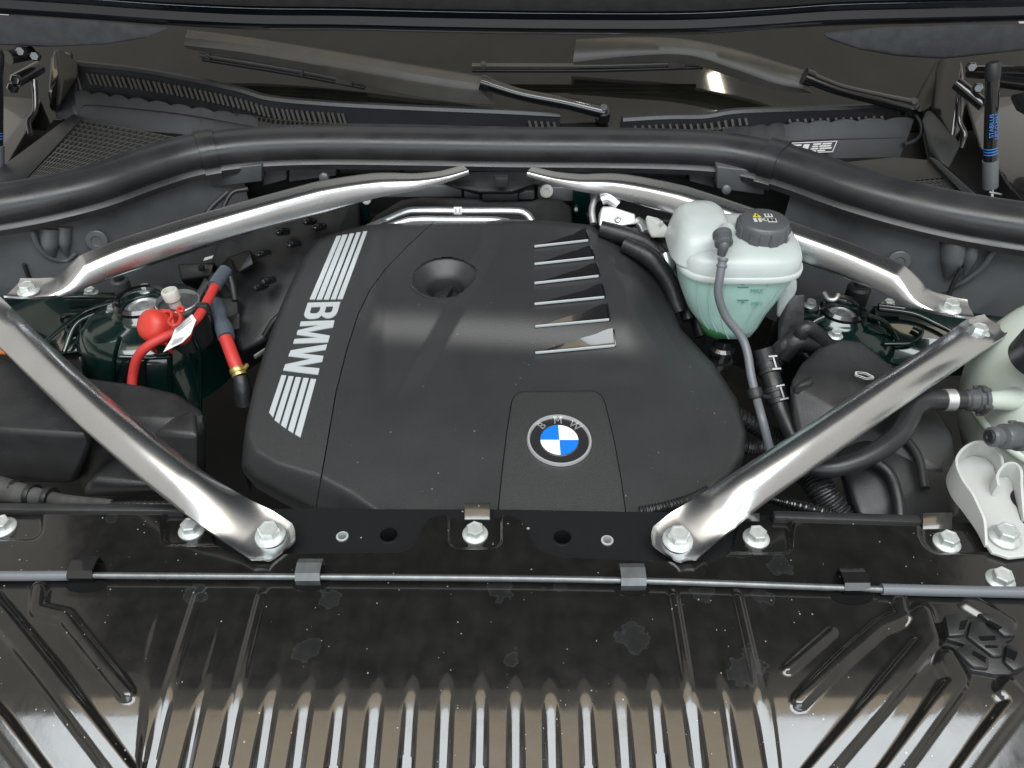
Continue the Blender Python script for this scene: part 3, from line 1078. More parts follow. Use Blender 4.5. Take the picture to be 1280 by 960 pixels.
# ribbed rubber disc on the shield --------------------------------------
PADM = mat("pad_rubber", (0.016, 0.017, 0.018), 0.35, grain=500, grain_s=0.3)
pad = thing("rubber_pad", "small black segmented rubber pad resting on the ribbed shield", "rubber pad")
zp = 0.0035


def shield_zat(px, py):
    a, b = np.array([float(px)]), np.array([float(py)])
    x, y, z = shield_xy(a, b)
    return float((z + shield_h(a, b, x, y))[0])


def PS(px, py, up=0.0):
    a, b = np.array([float(px)]), np.array([float(py)])
    x, y, z = shield_xy(a, b)
    return Vector((float(x[0]), float(y[0]), float(z[0]) + up))


def seg_piece(name, pts, up, dep, m, par, bev=0.0012):
    return prism(name, [PS(1160 + x / 9.6, 760 + y / 9.6, up) for x, y in pts], dep, m, par, bevel=bev, segs=2)


seg_piece("pad_base", [(165, 150), (520, 125), (830, 150), (1020, 390), (905, 440), (1100, 540), (1140, 760), (940, 830), (790, 830), (500, 780), (290, 545), (430, 470), (210, 400)], .0045, .006, PADM, pad)
for pts in ([(165, 140), (330, 120), (470, 205), (400, 390), (210, 400)],
            [(560, 118), (830, 135), (1025, 390), (880, 400), (650, 190)],
            [(480, 215), (620, 225), (860, 470), (850, 640), (740, 640), (430, 400)],
            [(290, 550), (500, 500), (690, 650), (690, 790), (500, 770)],
            [(900, 490), (1080, 520), (1140, 760), (990, 810), (870, 700)]):
    seg_piece("pad_segment", pts, .0085, .006, PADM, pad, .0018)
for pts in ([(350, 230), (440, 200), (400, 320), (330, 330)], [(690, 215), (850, 300), (800, 330), (660, 240)], [(560, 410), (760, 400), (770, 450), (590, 460)],
            [(640, 515), (800, 520), (780, 545), (650, 545)], [(500, 580), (650, 660), (640, 720), (480, 620)], [(900, 545), (1030, 600), (990, 700), (880, 640)]):
    seg_piece("pad_slot", pts, .0091, .002, DARK, pad, 0)

# =================================================================== STRUT BRACES


def brace(label, stations, bolts, group, ex=2.3):
    """stations: (px,py,z,width,height,flat 0..1)"""
    t = thing("strut_brace", label, "strut brace", group=group)
    n = 110
    ctr = catmull([P(a[0], a[1], a[2]) for a in stations], n)
    wd, hg, fl = (interp([a[k] for a in stations], n) for k in (3, 4, 5))
    V, F = [], []
    ns = 25
    for i, (p, tg, u, w) in enumerate(frames(ctr)):
        side = Vector((tg.y, -tg.x, 0)).normalized()
        up = side.cross(tg).normalized()
        if up.z < 0: up = -up
        topz = []
        for k in range(ns):
            s = -1 + 2 * k / (ns - 1)
            arch = (max(0.0, 1 - abs(s) ** ex)) ** (0.55 if ex > 3 else 0.95)
            trough = 0.30 * abs(s) ** 5
            zz = hg[i] * ((1 - fl[i]) * arch + fl[i] * trough)
            topz.append((s, zz))
        for s, zz in topz:
            V.append(p + side * (s * wd[i] / 2) + up * zz)
        for s, zz in reversed(topz):
            V.append(p + side * (s * wd[i] / 2 * 0.985) + up * (zz * fl[i] - 0.0032 - 0.3 * hg[i] * (1 - fl[i]) * (1 - abs(s) ** 4)))
    m = 2 * ns
    for i in range(n):
        for k in range(m):
            F.append((i * m + k, i * m + (k + 1) % m, (i + 1) * m + (k + 1) % m, (i + 1) * m + k))
    F.append(tuple(range(m))); F.append(tuple(n * m + k for k in range(m)))
    make("brace_tube", V, F, ALU, t, angle=42)
    for px, py, z, ax, s in bolts:
        bolt(t, P(px, py, z), ax, s)
    return t


G = "aluminium strut braces"
brace("polished aluminium brace running from the red cable side to the shield", [
    (-52, 357, .046, .046, .010, 1), (-22, 383, .048, .046, .012, .9), (18, 420, .052, .042, .018, .25), (95, 493, .054, .042, .020, 0), (170, 558, .048, .043, .020, 0), (235, 609, .035, .045, .019, .05),
    (282, 642, .019, .049, .016, .5), (318, 664, .0085, .053, .013, .95), (340, 679, .0055, .053, .013, 1), (352, 689, .0050, .034, .012, 1)],
    [(338, 669, .0075, (0, -.08, 1), 1.12), (-14, 386, .050, (0, 0, 1), 1.0)], G)
brace("polished aluminium brace crossing in front of the pale tank to the shield", [
    (1246, 404, .049, .034, .012, 1), (1230, 413, .050, .046, .014, .98), (1200, 432, .052, .043, .018, .4), (1110, 492, .054, .042, .020, 0), (1005, 563, .047, .043, .020, 0), (935, 610, .034, .045, .019, .05),
    (893, 642, .018, .049, .016, .5), (862, 665, .0085, .053, .013, .95), (843, 681, .0055, .053, .013, 1), (833, 692, .0050, .034, .012, 1)],
    [(847, 675, .0075, (0, -.08, 1), 1.12), (1222, 417, .0515, (0, 0, 1), 1.0)], G)
brace("dull aluminium brace reaching from the bulkhead over the jump start cable", [
    (16, 361, .062, .040, .010, 1), (48, 362, .062, .044, .012, .95), (78, 358, .064, .046, .016, .6), (112, 343, .070, .046, .024, .05), (170, 322, .076, .045, .026, 0), (280, 287, .084, .045, .026, 0), (400, 253, .090, .046, .026, 0),
    (470, 236, .093, .044, .020, .05), (520, 229, .095, .034, .014, .2), (555, 221, .098, .026, .010, .4), (582, 212, .102, .024, .008, .5)],
    [(36, 364, .066, (0, 0, 1), 1.0)], G, 5.5)
brace("dull aluminium brace reaching from the bulkhead behind the coolant tank", [
    (1214, 388, .058, .038, .010, 1), (1186, 384, .060, .044, .012, .95), (1152, 374, .063, .046, .016, .6), (1118, 356, .068, .046, .024, .05), (1050, 329, .074, .045, .026, 0), (960, 296, .082, .045, .026, 0), (850, 258, .089, .046, .026, 0),
    (775, 237, .093, .044, .020, .05), (725, 230, .095, .034, .014, .2), (690, 222, .098, .026, .010, .4), (662, 214, .102, .024, .008, .5)],
    [(1187, 386, .064, (0, 0, 1), 1.0)], G, 5.5)

# =================================================================== REAR: SEAL, BULKHEAD, COWL, WIPERS, WINDSCREEN, BONNET
SEAL_PX = [(-60, 268), (0, 260), (60, 249), (120, 234), (180, 213), (225, 199), (265, 191), (320, 185), (400, 182), (520, 183), (640, 185), (760, 186), (850, 188), (905, 192),
           (955, 201), (1000, 214), (1060, 235), (1130, 255), (1200, 271), (1280, 284), (1350, 292)]
SEAL_Z = 0.100
SEAL = catmull([P(a, b, SEAL_Z) for a, b in SEAL_PX], 160)
PROF = [(.031, -.026), (.033, -.017), (.0295, -.0125), (.0265, -.011), (.030, -.004), (.0315, .004), (.029, .014), (.023, .0215), (.013, .026), (0, .0275), (-.012, .0265), (-.015, .0285), (-.019, .027),
        (-.026, .016), (-.030, .002), (-.031, -.026)]


def sweep(name, path, prof, material, parent, s=1.0, angle=50):
    V, F = [], []
    m = len(prof)
    for p, t, u, w in frames(path):
        side = Vector((t.y, -t.x, 0)).normalized()
        for a, b in prof:
            V.append(p + side * (a * s) + Vector((0, 0, b * s)))
    for i in range(len(path) - 1):
        for k in range(m):
            F.append((i * m + k, i * m + (k + 1) % m, (i + 1) * m + (k + 1) % m, (i + 1) * m + k))
    F.append(tuple(range(m))); F.append(tuple((len(path) - 1) * m + k for k in range(m)))
    return make(name, V, F, material, parent, angle)


def nearest(px):
    return min(range(len(SEAL)), key=lambda i: abs(proj(*SEAL[i])[0] - px))


seal = thing("bonnet_seal", "long thick black rubber seal sweeping across behind the engine", "rubber seal")
i1, i2 = nearest(258), nearest(966)
sweep("seal_strip", SEAL[:i1 + 1], PROF, RUBBER, seal)
sweep("seal_strip", SEAL[i1:i2 + 1], PROF, RUBBER, seal, 0.985)
sweep("seal_strip", SEAL[i2:], PROF, RUBBER, seal)
for k in (i1, i2):
    sweep("joint_sleeve", SEAL[k - 2:k + 3], PROF, RUBBER, seal, 1.09)


def seal_at(px):
    return SEAL[nearest(px)]


def wall_strip(name, pxs, top_z, bot_z, off_top, off_bot, thick, material, parent, steps=1):
    V, F = [], []
    for px in pxs:
        i = nearest(px)
        p = SEAL[i]
        t = (SEAL[min(i + 1, len(SEAL) - 1)] - SEAL[max(0, i - 1)]).normalized()
        side = Vector((t.y, -t.x, 0)).normalized()
        a = Vector((p.x, p.y, top_z)) + side * off_top
        b = Vector((p.x, p.y, bot_z)) + side * off_bot
        V += [a, b, b - side * thick, a - side * thick]
    n = len(pxs)
    for i in range(n - 1):
        for k in range(4):
            F.append((i * 4 + k, i * 4 + (k + 1) % 4, (i + 1) * 4 + (k + 1) % 4, (i + 1) * 4 + k))
    F.append((0, 1, 2, 3)); F.append(tuple((n - 1) * 4 + k for k in range(4)))
    return make(name, V, F, material, parent, angle=30)


def clip_disc(parent, c, ax, r=0.013, material=GREY_PLASTIC):
    d = lathe("clip_disc", [(r, -0.002), (r, 0.0012), (r * .92, 0.0022), (r * .5, 0.0024), (r * .42, 0.0012), (r * .2, 0.0010), (0.0005, 0.0010)], c, ax, material, parent, seg=28)
    return d


lp = thing("cowl_side_panel", "grey plastic side panel under the seal, next to the large black housing", "side panel")
wall_strip("panel_face", list(range(-55, 305, 10)), .082, -.12, .012, .030, .006, GREY_PLASTIC, lp)
a = seal_at(120)
clip_disc(lp, PY(121, 301, a.y - 0.036), (.25, -1, .2), 0.0155)
# moulded scoop: a half cone standing on the panel
for cx, cy, w in ((66, 305, .016), (84, 303, .012)):
    top, bot = PY(cx - 4, cy - 20, seal_at(cx).y - .020), PY(cx, cy + 17, seal_at(cx).y - .028)
    tube("moulded_rib", [top, top.lerp(bot, .5) + Vector((0, -.004, 0)), bot], [w * .9, w * .75, w * .25], GREY_PLASTIC, lp, n=20, seg=20)
tube("moulded_rim", [PY(40, 288, seal_at(40).y - .025), PY(48, 308, seal_at(48).y - .027), PY(62, 322, seal_at(60).y - .029), PY(82, 326, seal_at(80).y - .03), PY(96, 316, seal_at(90).y - .03)], .0035, GREY_PLASTIC, lp, n=24)
tube("panel_edge", [PY(30, 330, seal_at(30).y - .03), PY(38, 352, seal_at(30).y - .03)], .003, BLACK, lp, n=6)

rp = thing("cowl_side_panel", "grey plastic side panel under the seal, above the dark green tower and ridged cap", "side panel")
wall_strip("panel_face", list(range(1000, 1346, 10)), .082, -.14, .012, .030, .006, GREY_PLASTIC, rp)
clip_disc(rp, PY(1124, 327, seal_at(1124).y - 0.037), (-.25, -1, .2), 0.0155)
for cx, cy, w in ((1190, 326, .020), (1212, 322, .012)):
    top, bot = PY(cx + 4, cy - 24, seal_at(cx).y - .018), PY(cx - 6, cy + 20, seal_at(cx).y - .028)
    tube("moulded_rib", [top, top.lerp(bot, .5) + Vector((0, -.004, 0)), bot], [w * .9, w * .75, w * .25], GREY_PLASTIC, rp, n=20, seg=20)
tube("moulded_rim", [PY(1243, 312, seal_at(1240).y - .026), PY(1228, 334, seal_at(1228).y - .028), PY(1205, 352, seal_at(1205).y - .03), PY(1180, 364, seal_at(1180).y - .031)], .0035, GREY_PLASTIC, rp, n=24)
tube("strap", [PY(1203, 335, seal_at(1200).y - .04), PY(1193, 352, seal_at(1200).y - .042), PY(1186, 370, seal_at(1200).y - .044)], .0035, BLACK, rp, n=8)
# framed opening near the wing
fr = [PY(1222, 392, .97), PY(1240, 345, .955), PY(1252, 334, .95), PY(1300, 328, .94)]
tube("opening_frame", fr, .0065, BLACK, rp, n=24)
tube("opening_frame", [PY(1238, 398, .95), PY(1254, 356, .938), PY(1264, 348, .935), PY(1300, 344, .93)], .004, BLACK, rp, n=24)

bulk = thing("bulkhead", "dark bulkhead under the middle of the rubber seal, behind the engine cover", "bulkhead")
wall_strip("bulkhead_face", list(range(255, 1010, 15)), .076, -.30, -.020, -.02, .008, BLACK_ROUGH, bulk)
for (x0, x1, y0, y1, m) in ((262, 327, 208, 231, GREY_PLASTIC), (329, 358, 206, 229, GREY_PLASTIC), (361, 420, 206, 224, GREY_PLASTIC), (424, 500, 205, 218, BLACK),
                            (505, 700, 208, 216, BLACK), (702, 858, 208, 222, BLACK), (862, 893, 208, 231, GREY_PLASTIC), (896, 955, 212, 240, GREY_PLASTIC)):
    Yf = min(seal_at(x0).y, seal_at(x1).y) - .016
    yl = 8 if x0 < 400 else (0 if x0 < 860 else -8)
    pts = [PY(x0, y0 + yl * .5, Yf), PY(x1, y0 - yl * .3, Yf), PY(x1, y1 - yl * .5, Yf), PY(x0, y1 + yl * .5, Yf)]
    prism("trim_piece", pts, .03, m, bulk, bevel=.002, direction=(0, 1, 0))
# grey band and heat mat behind the cover
for (x0, x1, y0, y1) in ((395, 577, 232, 247), (580, 600, 236, 249), (648, 668, 238, 250), (672, 760, 234, 252)):
    prism("band_piece", [PY(x0, y0, 1.150), PY(x1, y0, 1.150), PY(x1, y1, 1.148), PY(x0, y1, 1.148)], .02, GREY_PLASTIC, bulk, bevel=.002, direction=(0, 1, 0))
hull("centre_bracket", [PY(545, 226, 1.12), PY(595, 214, 1.15), PY(655, 214, 1.15), PY(690, 222, 1.13), PY(640, 240, 1.10), PY(600, 240, 1.10), PY(560, 233, 1.11),
                        PY(560, 220, 1.17), PY(680, 220, 1.17), PY(600, 245, 1.16), PY(645, 245, 1.16)], BLACK, bulk, .006)
box("centre_latch", PY(627, 226, 1.098), (1, 0, 0), .020, .012, .016, BLACK, bulk, .002)
prism("lower_block", [PY(602, 238, 1.135), PY(648, 238, 1.135), PY(648, 252, 1.132), PY(602, 252, 1.132)], .03, BLACK, bulk, bevel=.002, direction=(0, 1, 0))
prism("heat_mat", [PY(452, 290, 1.115), PY(470, 272, 1.118), PY(500, 254, 1.12), PY(525, 250, 1.12), PY(598, 251, 1.12), PY(606, 255, 1.12), PY(665, 255, 1.12), PY(673, 252, 1.12), PY(700, 252, 1.12), PY(714, 262, 1.118), PY(718, 300, 1.112), PY(718, 320, 1.11), PY(452, 320, 1.11)],
      .012, mat("heat_mat_foam", (0.030, 0.029, 0.029), 0.9, grain=300, grain_s=0.8, var=0.2, var_scale=60), bulk, bevel=.004, direction=(0, 1, 0))
for x0, x1, y0, y1 in ((425, 462, 248, 296), (716, 738, 236, 296)):
    prism("painted_flange", [PY(x0, y0, 1.135), PY(x1, y0, 1.135), PY(x1, y1, 1.13), PY(x0, y1, 1.13)], .01, GREEN, bulk, bevel=.002, direction=(0, 1, 0))
clip_disc(bulk, PY(683, 239, 1.146), (0, -1, .25), .0105, NATURAL)
clip_disc(bulk, PY(458, 250, 1.128), (0, -1, .3), .007, NATURAL)
for q in ((720, 262), (431, 252), (434, 275), (441, 264)):
    lathe("stud", [(.003, -.004), (.003, .003), (.001, .004)], PY(*q, 1.128), (0, -1, .2), ZINC, bulk, seg=10)
for q in ((908, 237), (405, 222), (436, 228)):
    lathe("screw", [(.007, -.006), (.007, .002), (.004, .004), (.001, .004)], PY(*q, 1.10), (0, -1, .3), GREY_PLASTIC, bulk, seg=12)

# dark wiring shield between tower and cover
ws = thing("wiring_shield", "black moulded wiring shield between the red cables and the bulkhead", "plastic shield")
hull("shield_plate", [PY(286, 252, 1.14), PY(450, 240, 1.14), PY(452, 300, 1.08), PY(405, 330, 1.02), PY(345, 420, .92), PY(300, 440, .90), PY(262, 330, 1.03), PY(300, 470, .96), PY(440, 380, 1.1), PY(286, 300, 1.16)], BLACK, ws, .008)
for q, Yq in (((326, 318), 1.000), ((332, 352), .965), ((364, 306), 1.02), ((396, 284), 1.05), ((384, 277), 1.06), ((350, 290), 1.04), ((322, 360), .955)):
    lathe("stud", [(.006, -.02), (.006, .004), (.0035, .009), (.001, .010)], PY(*q, Yq), (-.3, -1, .5), GLOSS, ws, seg=12)
tube("raised_edge", [PY(250, 285, 1.07), PY(262, 262, 1.09), PY(285, 240, 1.11)], .004, BLACK, ws, n=10)
tube("raised_edge", [PY(272, 278, 1.06), PY(288, 243, 1.10), PY(310, 236, 1.11)], .0035, BLACK, ws, n=10)
tube("raised_edge", [PY(378, 372, .955), PY(345, 398, .93), PY(330, 420, .915)], .004, BLACK, ws, n=10)

# cowl ---------------------------------------------------------------
LV = [(95, 80, 1.43), (170, 88, 1.43), (240, 100, 1.42), (300, 113, 1.41), (340, 124, 1.40), (420, 131, 1.39), (520, 136, 1.385), (620, 140, 1.38), (700, 144, 1.38)]
cowl1 = thing("wiper_cowl", "black cowl with a long louvre row beside the mesh vent, rising to the windscreen", "cowl panel")


def cowl_body(name, line, drop, parent, lip=.007):
    """sloped strip hanging from a rounded top lip"""
    pts = catmull([PY(a, b, c) for a, b, c in line], 60)
    pr = [(-lip * 2, -.012), (-lip * 1.6, .002), (-lip * .4, lip * .9), (lip * .5, lip * .7), (lip, 0), (lip * .9, -.004), (lip * 1.4, -drop), (lip * .4, -drop - .004), (-lip * 2, -drop)]
    return sweep(name, pts, pr, COWL, parent, 1.0, 40)


cowl_body("cowl_strip", LV, .050, cowl1)
ctrL = catmull([PY(a, b, c) for a, b, c in LV], 400)


def slats(line_pts, px0, px1, step, dz0, dz1, parent, front):
    px = px0
    while px < px1:
        p = min(line_pts, key=lambda q: abs(proj(*q)[0] - px))
        a = p + Vector((.002, -front, -dz0)); b = p + Vector((.006, -front - .004, -dz1))
        box("slat", (a + b) / 2, b - a, (b - a).length, .0042, .004, SLAT, parent, 0, up=(0, -1, 0))
        px += step


slats(ctrL, 108, 430, 6.4, .010, .028, cowl1, .012)
slats(ctrL, 660, 692, 7.5, .008, .020, cowl1, .012)


def wavy(name, top, bot, n, amp, waves, material, parent, thick=.003):
    """upright flap with a scalloped upper edge between two lines of (px,py,Y)"""
    T = catmull([PY(*q) for q in top], n); B = catmull([PY(*q) for q in bot], n)
    V, F = [], []
    for i in range(n + 1):
        w = amp * (abs(math.sin(math.pi * waves * i / n)) ** .7 - .5)
        a = T[i] + (T[i] - B[i]).normalized() * w
        m = T[i].lerp(B[i], .45) + Vector((0, -.002, 0))
        V += [a, m, B[i], B[i] + Vector((0, thick, 0)), m + Vector((0, thick, 0)), a + Vector((0, thick, 0))]
    for i in range(n):
        for k in range(6):
            F.append((i * 6 + k, i * 6 + (k + 1) % 6, (i + 1) * 6 + (k + 1) % 6, (i + 1) * 6 + k))
    F.append(tuple(range(6))); F.append(tuple(n * 6 + k for k in range(6)))
    return make(name, V, F, material, parent, angle=40)


flap1 = wavy("scalloped_flap", [(92, 114, 1.395), (160, 123, 1.39), (240, 135, 1.375), (322, 148, 1.36)], [(100, 152, 1.37), (160, 162, 1.36), (240, 178, 1.33), (326, 190, 1.30)], 170, .006, 9, COWL, cowl1)
tube("flap_bead", [PY(100, 136, 1.380), PY(118, 131, 1.381), PY(220, 141, 1.366), PY(320, 158, 1.34)], .0012, COWL, cowl1, n=30, seg=8)
# end of the cowl by the wing
hull("cowl_end", [PY(70, 100, 1.42), PY(95, 82, 1.44), PY(100, 152, 1.38), PY(70, 150, 1.39), PY(66, 120, 1.45), PY(100, 110, 1.46)], COWL, cowl1, .004)

LVR = [(778, 150, 1.37), (830, 147, 1.375), (880, 146, 1.38), (920, 140, 1.385), (1000, 137, 1.39), (1060, 135, 1.39), (1122, 132, 1.39)]
cowl2 = thing("wiper_cowl", "black cowl with a scalloped flap and printed warning label below the wiper", "cowl panel")
cowl_body("cowl_strip", LVR, .050, cowl2)
ctrR = catmull([PY(a, b, c) for a, b, c in LVR], 300)
slats(ctrR, 792, 930, 8.6, .007, .018, cowl2, .012)
slats(ctrR, 985, 1105, 9.5, .012, .020, cowl2, .012)
wavy("scalloped_flap", [(905, 163, 1.345), (960, 157, 1.35), (1040, 152, 1.355), (1143, 148, 1.36)], [(880, 196, 1.28), (960, 198, 1.30), (1040, 198, 1.32), (1125, 196, 1.33)], 170, .005, 9, COWL, cowl2)
tube("flap_bead", [PY(960, 178, 1.322), PY(1040, 174, 1.336), PY(1130, 172, 1.344)], .0012, COWL, cowl2, n=20, seg=8)
tube("drain_loop", [PY(1122, 134, 1.385), PY(1140, 140, 1.38), PY(1151, 155, 1.36), (PY(1150, 170, 1.345)), PY(1140, 178, 1.335), PY(1130, 181, 1.33)], .0035, COWL, cowl2, n=30)
# label
lab = prism("warning_label", [PY(974, 179, 1.3175), PY(1047, 176, 1.3265), PY(1041, 190, 1.3125), PY(968, 194, 1.3035)], .001, PRINT_BLACK, cowl2, direction=(0, 1, -.2))
LA, LB, LC, LD = PY(974, 179, 1.3165), PY(1047, 176, 1.3255), PY(1041, 190, 1.3115), PY(968, 194, 1.3025)


def on_label(u, v):
    return LA.lerp(LB, u).lerp(LD.lerp(LC, u), v)


def lbar(u0, u1, v0, v1, m=PRINT_WHITE):
    prism("print_line", [on_label(u0, v0), on_label(u1, v0), on_label(u1, v1), on_label(u0, v1)], .0004, m, lab, direction=(0, 1, -.2))


lbar(0, 1, 0, .07); lbar(0, 1, .93, 1); lbar(.985, 1, .07, .93); lbar(0, .015, .07, .93)
for v0, us in ((.17, ((.05, .2), (.22, .40))), (.40, ((.08, .24), (.26, .38))), (.63, ((.06, .2), (.22, .36)))):
    for a, b in us: lbar(a, b, v0, v0 + .14)
lbar(.44, .54, .18, .78)
for v0, us in ((.15, ((.60, .74), (.76, .92))), (.35, ((.60, .70), (.72, .92))), (.55, ((.59, .72), (.74, .95))), (.75, ((.58, .70), (.72, .85)))):
    for a, b in us: lbar(a, b, v0, v0 + .13)


# mesh vents
MESH_BAR = mat('vent_bar_plastic', (.055, .054, .050), .35)
def vent(label, A, B, C, D, z, na, nb, floor_pts):
    t = thing("mesh_vent", label, "vent grille", group="cowl mesh vents")
    A, B, C, D = (P(*q, z) for q in (A, B, C, D))

    def bar(a, b, w):
        box("bar", (a + b) / 2, b - a, (b - a).length, w, .005, MESH_BAR, t, 0)
    for i in range(na + 1):
        s = i / na
        bar(A.lerp(D, s), B.lerp(C, s), .0018)
    for j in range(nb + 1):
        s = j / nb
        a, b = A.lerp(B, s), D.lerp(C, s)
        # lean the cross bars so the openings are slanted
        s2 = min(1, s + .12)
        bar(a + Vector((0, 0, .0004)), D.lerp(C, s2) + Vector((0, 0, .0004)), .0015)
    fl = [P(*q, z - .02) for q in floor_pts]
    prism("vent_tray", fl, .01, DARK, t)
    return t


vent("wide mesh vent tapering down behind the seal, in the corner with the long louvre row", (102, 151), (252, 180), (60, 234), (22, 232), .080, 15, 19, [(70, 146), (280, 175), (260, 210), (60, 250), (-10, 250)])
vent("small mesh vent half hidden behind the seal, by the scalloped flap with the label", (1112, 226), (1176, 222), (1212, 250), (1196, 252), .078, 6, 9, [(1040, 205), (1180, 205), (1240, 255), (1150, 262), (1040, 230)])
trim1 = thing("cowl_trim", "flat black trim bar along the outer side of the wide mesh vent", "trim bar")
hull("trim_bar", [P(92, 142, .085), P(103, 148, .085), P(20, 238, .085), P(-20, 240, .085), P(-30, 232, .085), P(92, 142, .06), P(20, 238, .06), P(-30, 232, .06)], BLACK, trim1, .003)
trim2 = thing("cowl_trim", "brownish cover flap in front of the small mesh vent", "trim flap")
hull("trim_flap", [P(1045, 204, .084), P(1120, 196, .084), P(1160, 200, .084), P(1182, 222, .082), P(1118, 228, .082), P(1080, 218, .082), P(1045, 204, .07), P(1160, 200, .07), P(1182, 222, .07)],
     mat("brown_black_plastic", (.03, .028, .024), .45), trim2, .002)
hull("trim_edge", [P(1160, 196, .09), P(1170, 198, .09), P(1228, 250, .09), P(1212, 252, .09), P(1160, 196, .07), P(1228, 250, .07), P(1212, 252, .07)], BLACK, trim2, .003)

# windscreen -----------------------------------------------------------
V = []
for z_, y_ in ((.050, 1.355), (.62, 2.25)):
    for k in range(25):
        x = -1.0 + 2.0 * k / 24
        V.append(Vector((x * (1 if y_ < 2 else .8), y_ + .05 * (x ** 2), z_)))
n = 25
V += [v + Vector((0, .006, -.006)) for v in V]
F = [(i, i + 1, n + i + 1, n + i) for i in range(n - 1)] + [(2 * n + i, 2 * n + i + 1, 3 * n + i + 1, 3 * n + i) for i in range(n - 1)]
F += [(i, i + 1, 2 * n + i + 1, 2 * n + i) for i in range(n - 1)] + [(n + i, n + i + 1, 3 * n + i + 1, 3 * n + i) for i in range(n - 1)]
wsn = make("windscreen", V, F, GLASS, None, angle=40)
tag(wsn, "sloping dark windscreen behind the wipers", "windscreen")


# wipers
def wiper(label, T, M, B, Ys, arm, nut, blade):
    t = thing("wiper", label, "wiper", group="windscreen wipers")
    n = 50
    A = catmull([PY(a, b, y + .017) for (a, b), y in zip(T, Ys)], n)
    A2 = catmull([PY(a, b + 2, y + .009) for (a, b), y in zip(T, Ys)], n)
    Mm = catmull([PY(a, b, y - .006) for (a, b), y in zip(M, Ys)], n)
    Bm = catmull([PY(a, b, y) for (a, b), y in zip(B, Ys)], n)
    rings = []
    for a, a2, m, b in zip(A, A2, Mm, Bm):
        rings.append([a, a2, a2.lerp(m, .5) + Vector((0, -.0025, .0015)), m.lerp(a2, .08), m.lerp(b, .1), b, b + Vector((0, .02, .004)), a + Vector((0, .012, -.004))])
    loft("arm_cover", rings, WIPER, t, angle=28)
    pts = [PY(a, b, y) for a, b, y in arm]
    tube("arm", pts, [.0110, .0098, .0108, .0125], PAINT_BLACK, t, n=30, seg=16)
    tube("arm_collar", [pts[0] + (pts[0] - pts[1]) * .12, pts[0] + (pts[1] - pts[0]) * .12], .0135, GLOSS, t, n=4, seg=16)
    e = pts[-1]
    lathe("pivot", [(.013, -.014), (.013, .004), (.011, .006), (.001, .006)], e, (0, -.35, 1), PAINT_BLACK, t, seg=24)
    lathe("pivot_nut", [(.0075, .005), (.0075, .012), (.006, .014), (.001, .0145)], e, (0, -.35, 1), GREY_PLASTIC, t, seg=20)
    bl = [PY(a, b, y) for a, b, y in blade]
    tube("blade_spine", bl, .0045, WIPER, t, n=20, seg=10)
    lo = [p + Vector((0, .006, -.010)) for p in bl]
    tube("blade_rubber", lo, .004, HOSE, t, n=20, seg=8)
    k = bl[0].lerp(bl[-1], .05)
    box("blade_clip", k, bl[1] - bl[0], .008, .012, .012, GREY_PLASTIC, t, .001)
    k2 = bl[0].lerp(bl[-1], .62)
    box("blade_clip", k2, bl[1] - bl[0], .006, .012, .011, GREY_PLASTIC, t, .001)
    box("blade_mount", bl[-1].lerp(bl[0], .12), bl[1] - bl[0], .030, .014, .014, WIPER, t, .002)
    return t


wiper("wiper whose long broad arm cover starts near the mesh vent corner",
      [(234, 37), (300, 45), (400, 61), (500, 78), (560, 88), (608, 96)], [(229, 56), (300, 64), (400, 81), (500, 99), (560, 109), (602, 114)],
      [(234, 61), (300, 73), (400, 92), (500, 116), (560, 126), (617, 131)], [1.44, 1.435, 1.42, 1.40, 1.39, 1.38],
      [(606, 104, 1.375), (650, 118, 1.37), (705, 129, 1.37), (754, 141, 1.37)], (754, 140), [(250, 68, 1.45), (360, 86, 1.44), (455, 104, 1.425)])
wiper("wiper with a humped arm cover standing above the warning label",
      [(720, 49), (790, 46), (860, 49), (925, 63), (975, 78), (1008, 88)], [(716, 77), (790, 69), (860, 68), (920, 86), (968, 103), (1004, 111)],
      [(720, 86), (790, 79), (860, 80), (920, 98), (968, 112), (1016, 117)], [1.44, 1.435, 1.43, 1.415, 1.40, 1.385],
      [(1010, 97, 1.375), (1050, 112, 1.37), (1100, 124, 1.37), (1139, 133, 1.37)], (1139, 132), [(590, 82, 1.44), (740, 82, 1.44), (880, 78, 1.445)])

# bonnet ----------------------------------------------------------------
bon = thing("bonnet", "rear edge of the raised bonnet with glossy dark rim along the top", "bonnet")
RIM = [(-90, 5), (0, 10), (110, 17), (220, 25), (330, 30), (430, 31), (560, 34), (700, 36), (850, 36), (950, 31), (1040, 25), (1160, 22), (1280, 19), (1370, 14)]
YB = 1.29
rim = catmull([PY(a, b, YB) for a, b in RIM], 100)
rings = []
tip0, tip1 = Vector((0, .66, 1.10)), None
for i, p in enumerate(rim):
    x = p.x
    f = Vector((x * 1.18, .85, 1.35))  # unseen front edge, flared wide to keep the shield's reflections dark
    d = (f - p).normalized()
    nrm = Vector((0, -d.z, d.y)).normalized()            # towards the bay
    rings.append([p + Vector((0, .004, -.010)), p + nrm * .010, p + d * .010 + nrm * .012, p + d * .020 + nrm * .006, p + d * .034 + nrm * .010, p + d * .040 + nrm * .002, f + nrm * .002,
                  f - nrm * .02, p - nrm * .02 + d * .01, p - nrm * .012])
loft("bonnet_skin", rings, NAVY, bon, angle=40)
rings = []
for i, p in enumerate(rim):
    f = Vector((p.x * 1.18, .85, 1.35))
    d = (f - p).normalized()
    nrm = Vector((0, -d.z, d.y)).normalized()
    a = p + d * .036
    rings.append([a + nrm * .003, a + nrm * .012 + d * .004, a + nrm * .016 + d * .02, f + nrm * .014 - d * .03, f + nrm * .003 - d * .02])
loft("bonnet_lining", rings, MAT_HOOD, bon, angle=40)
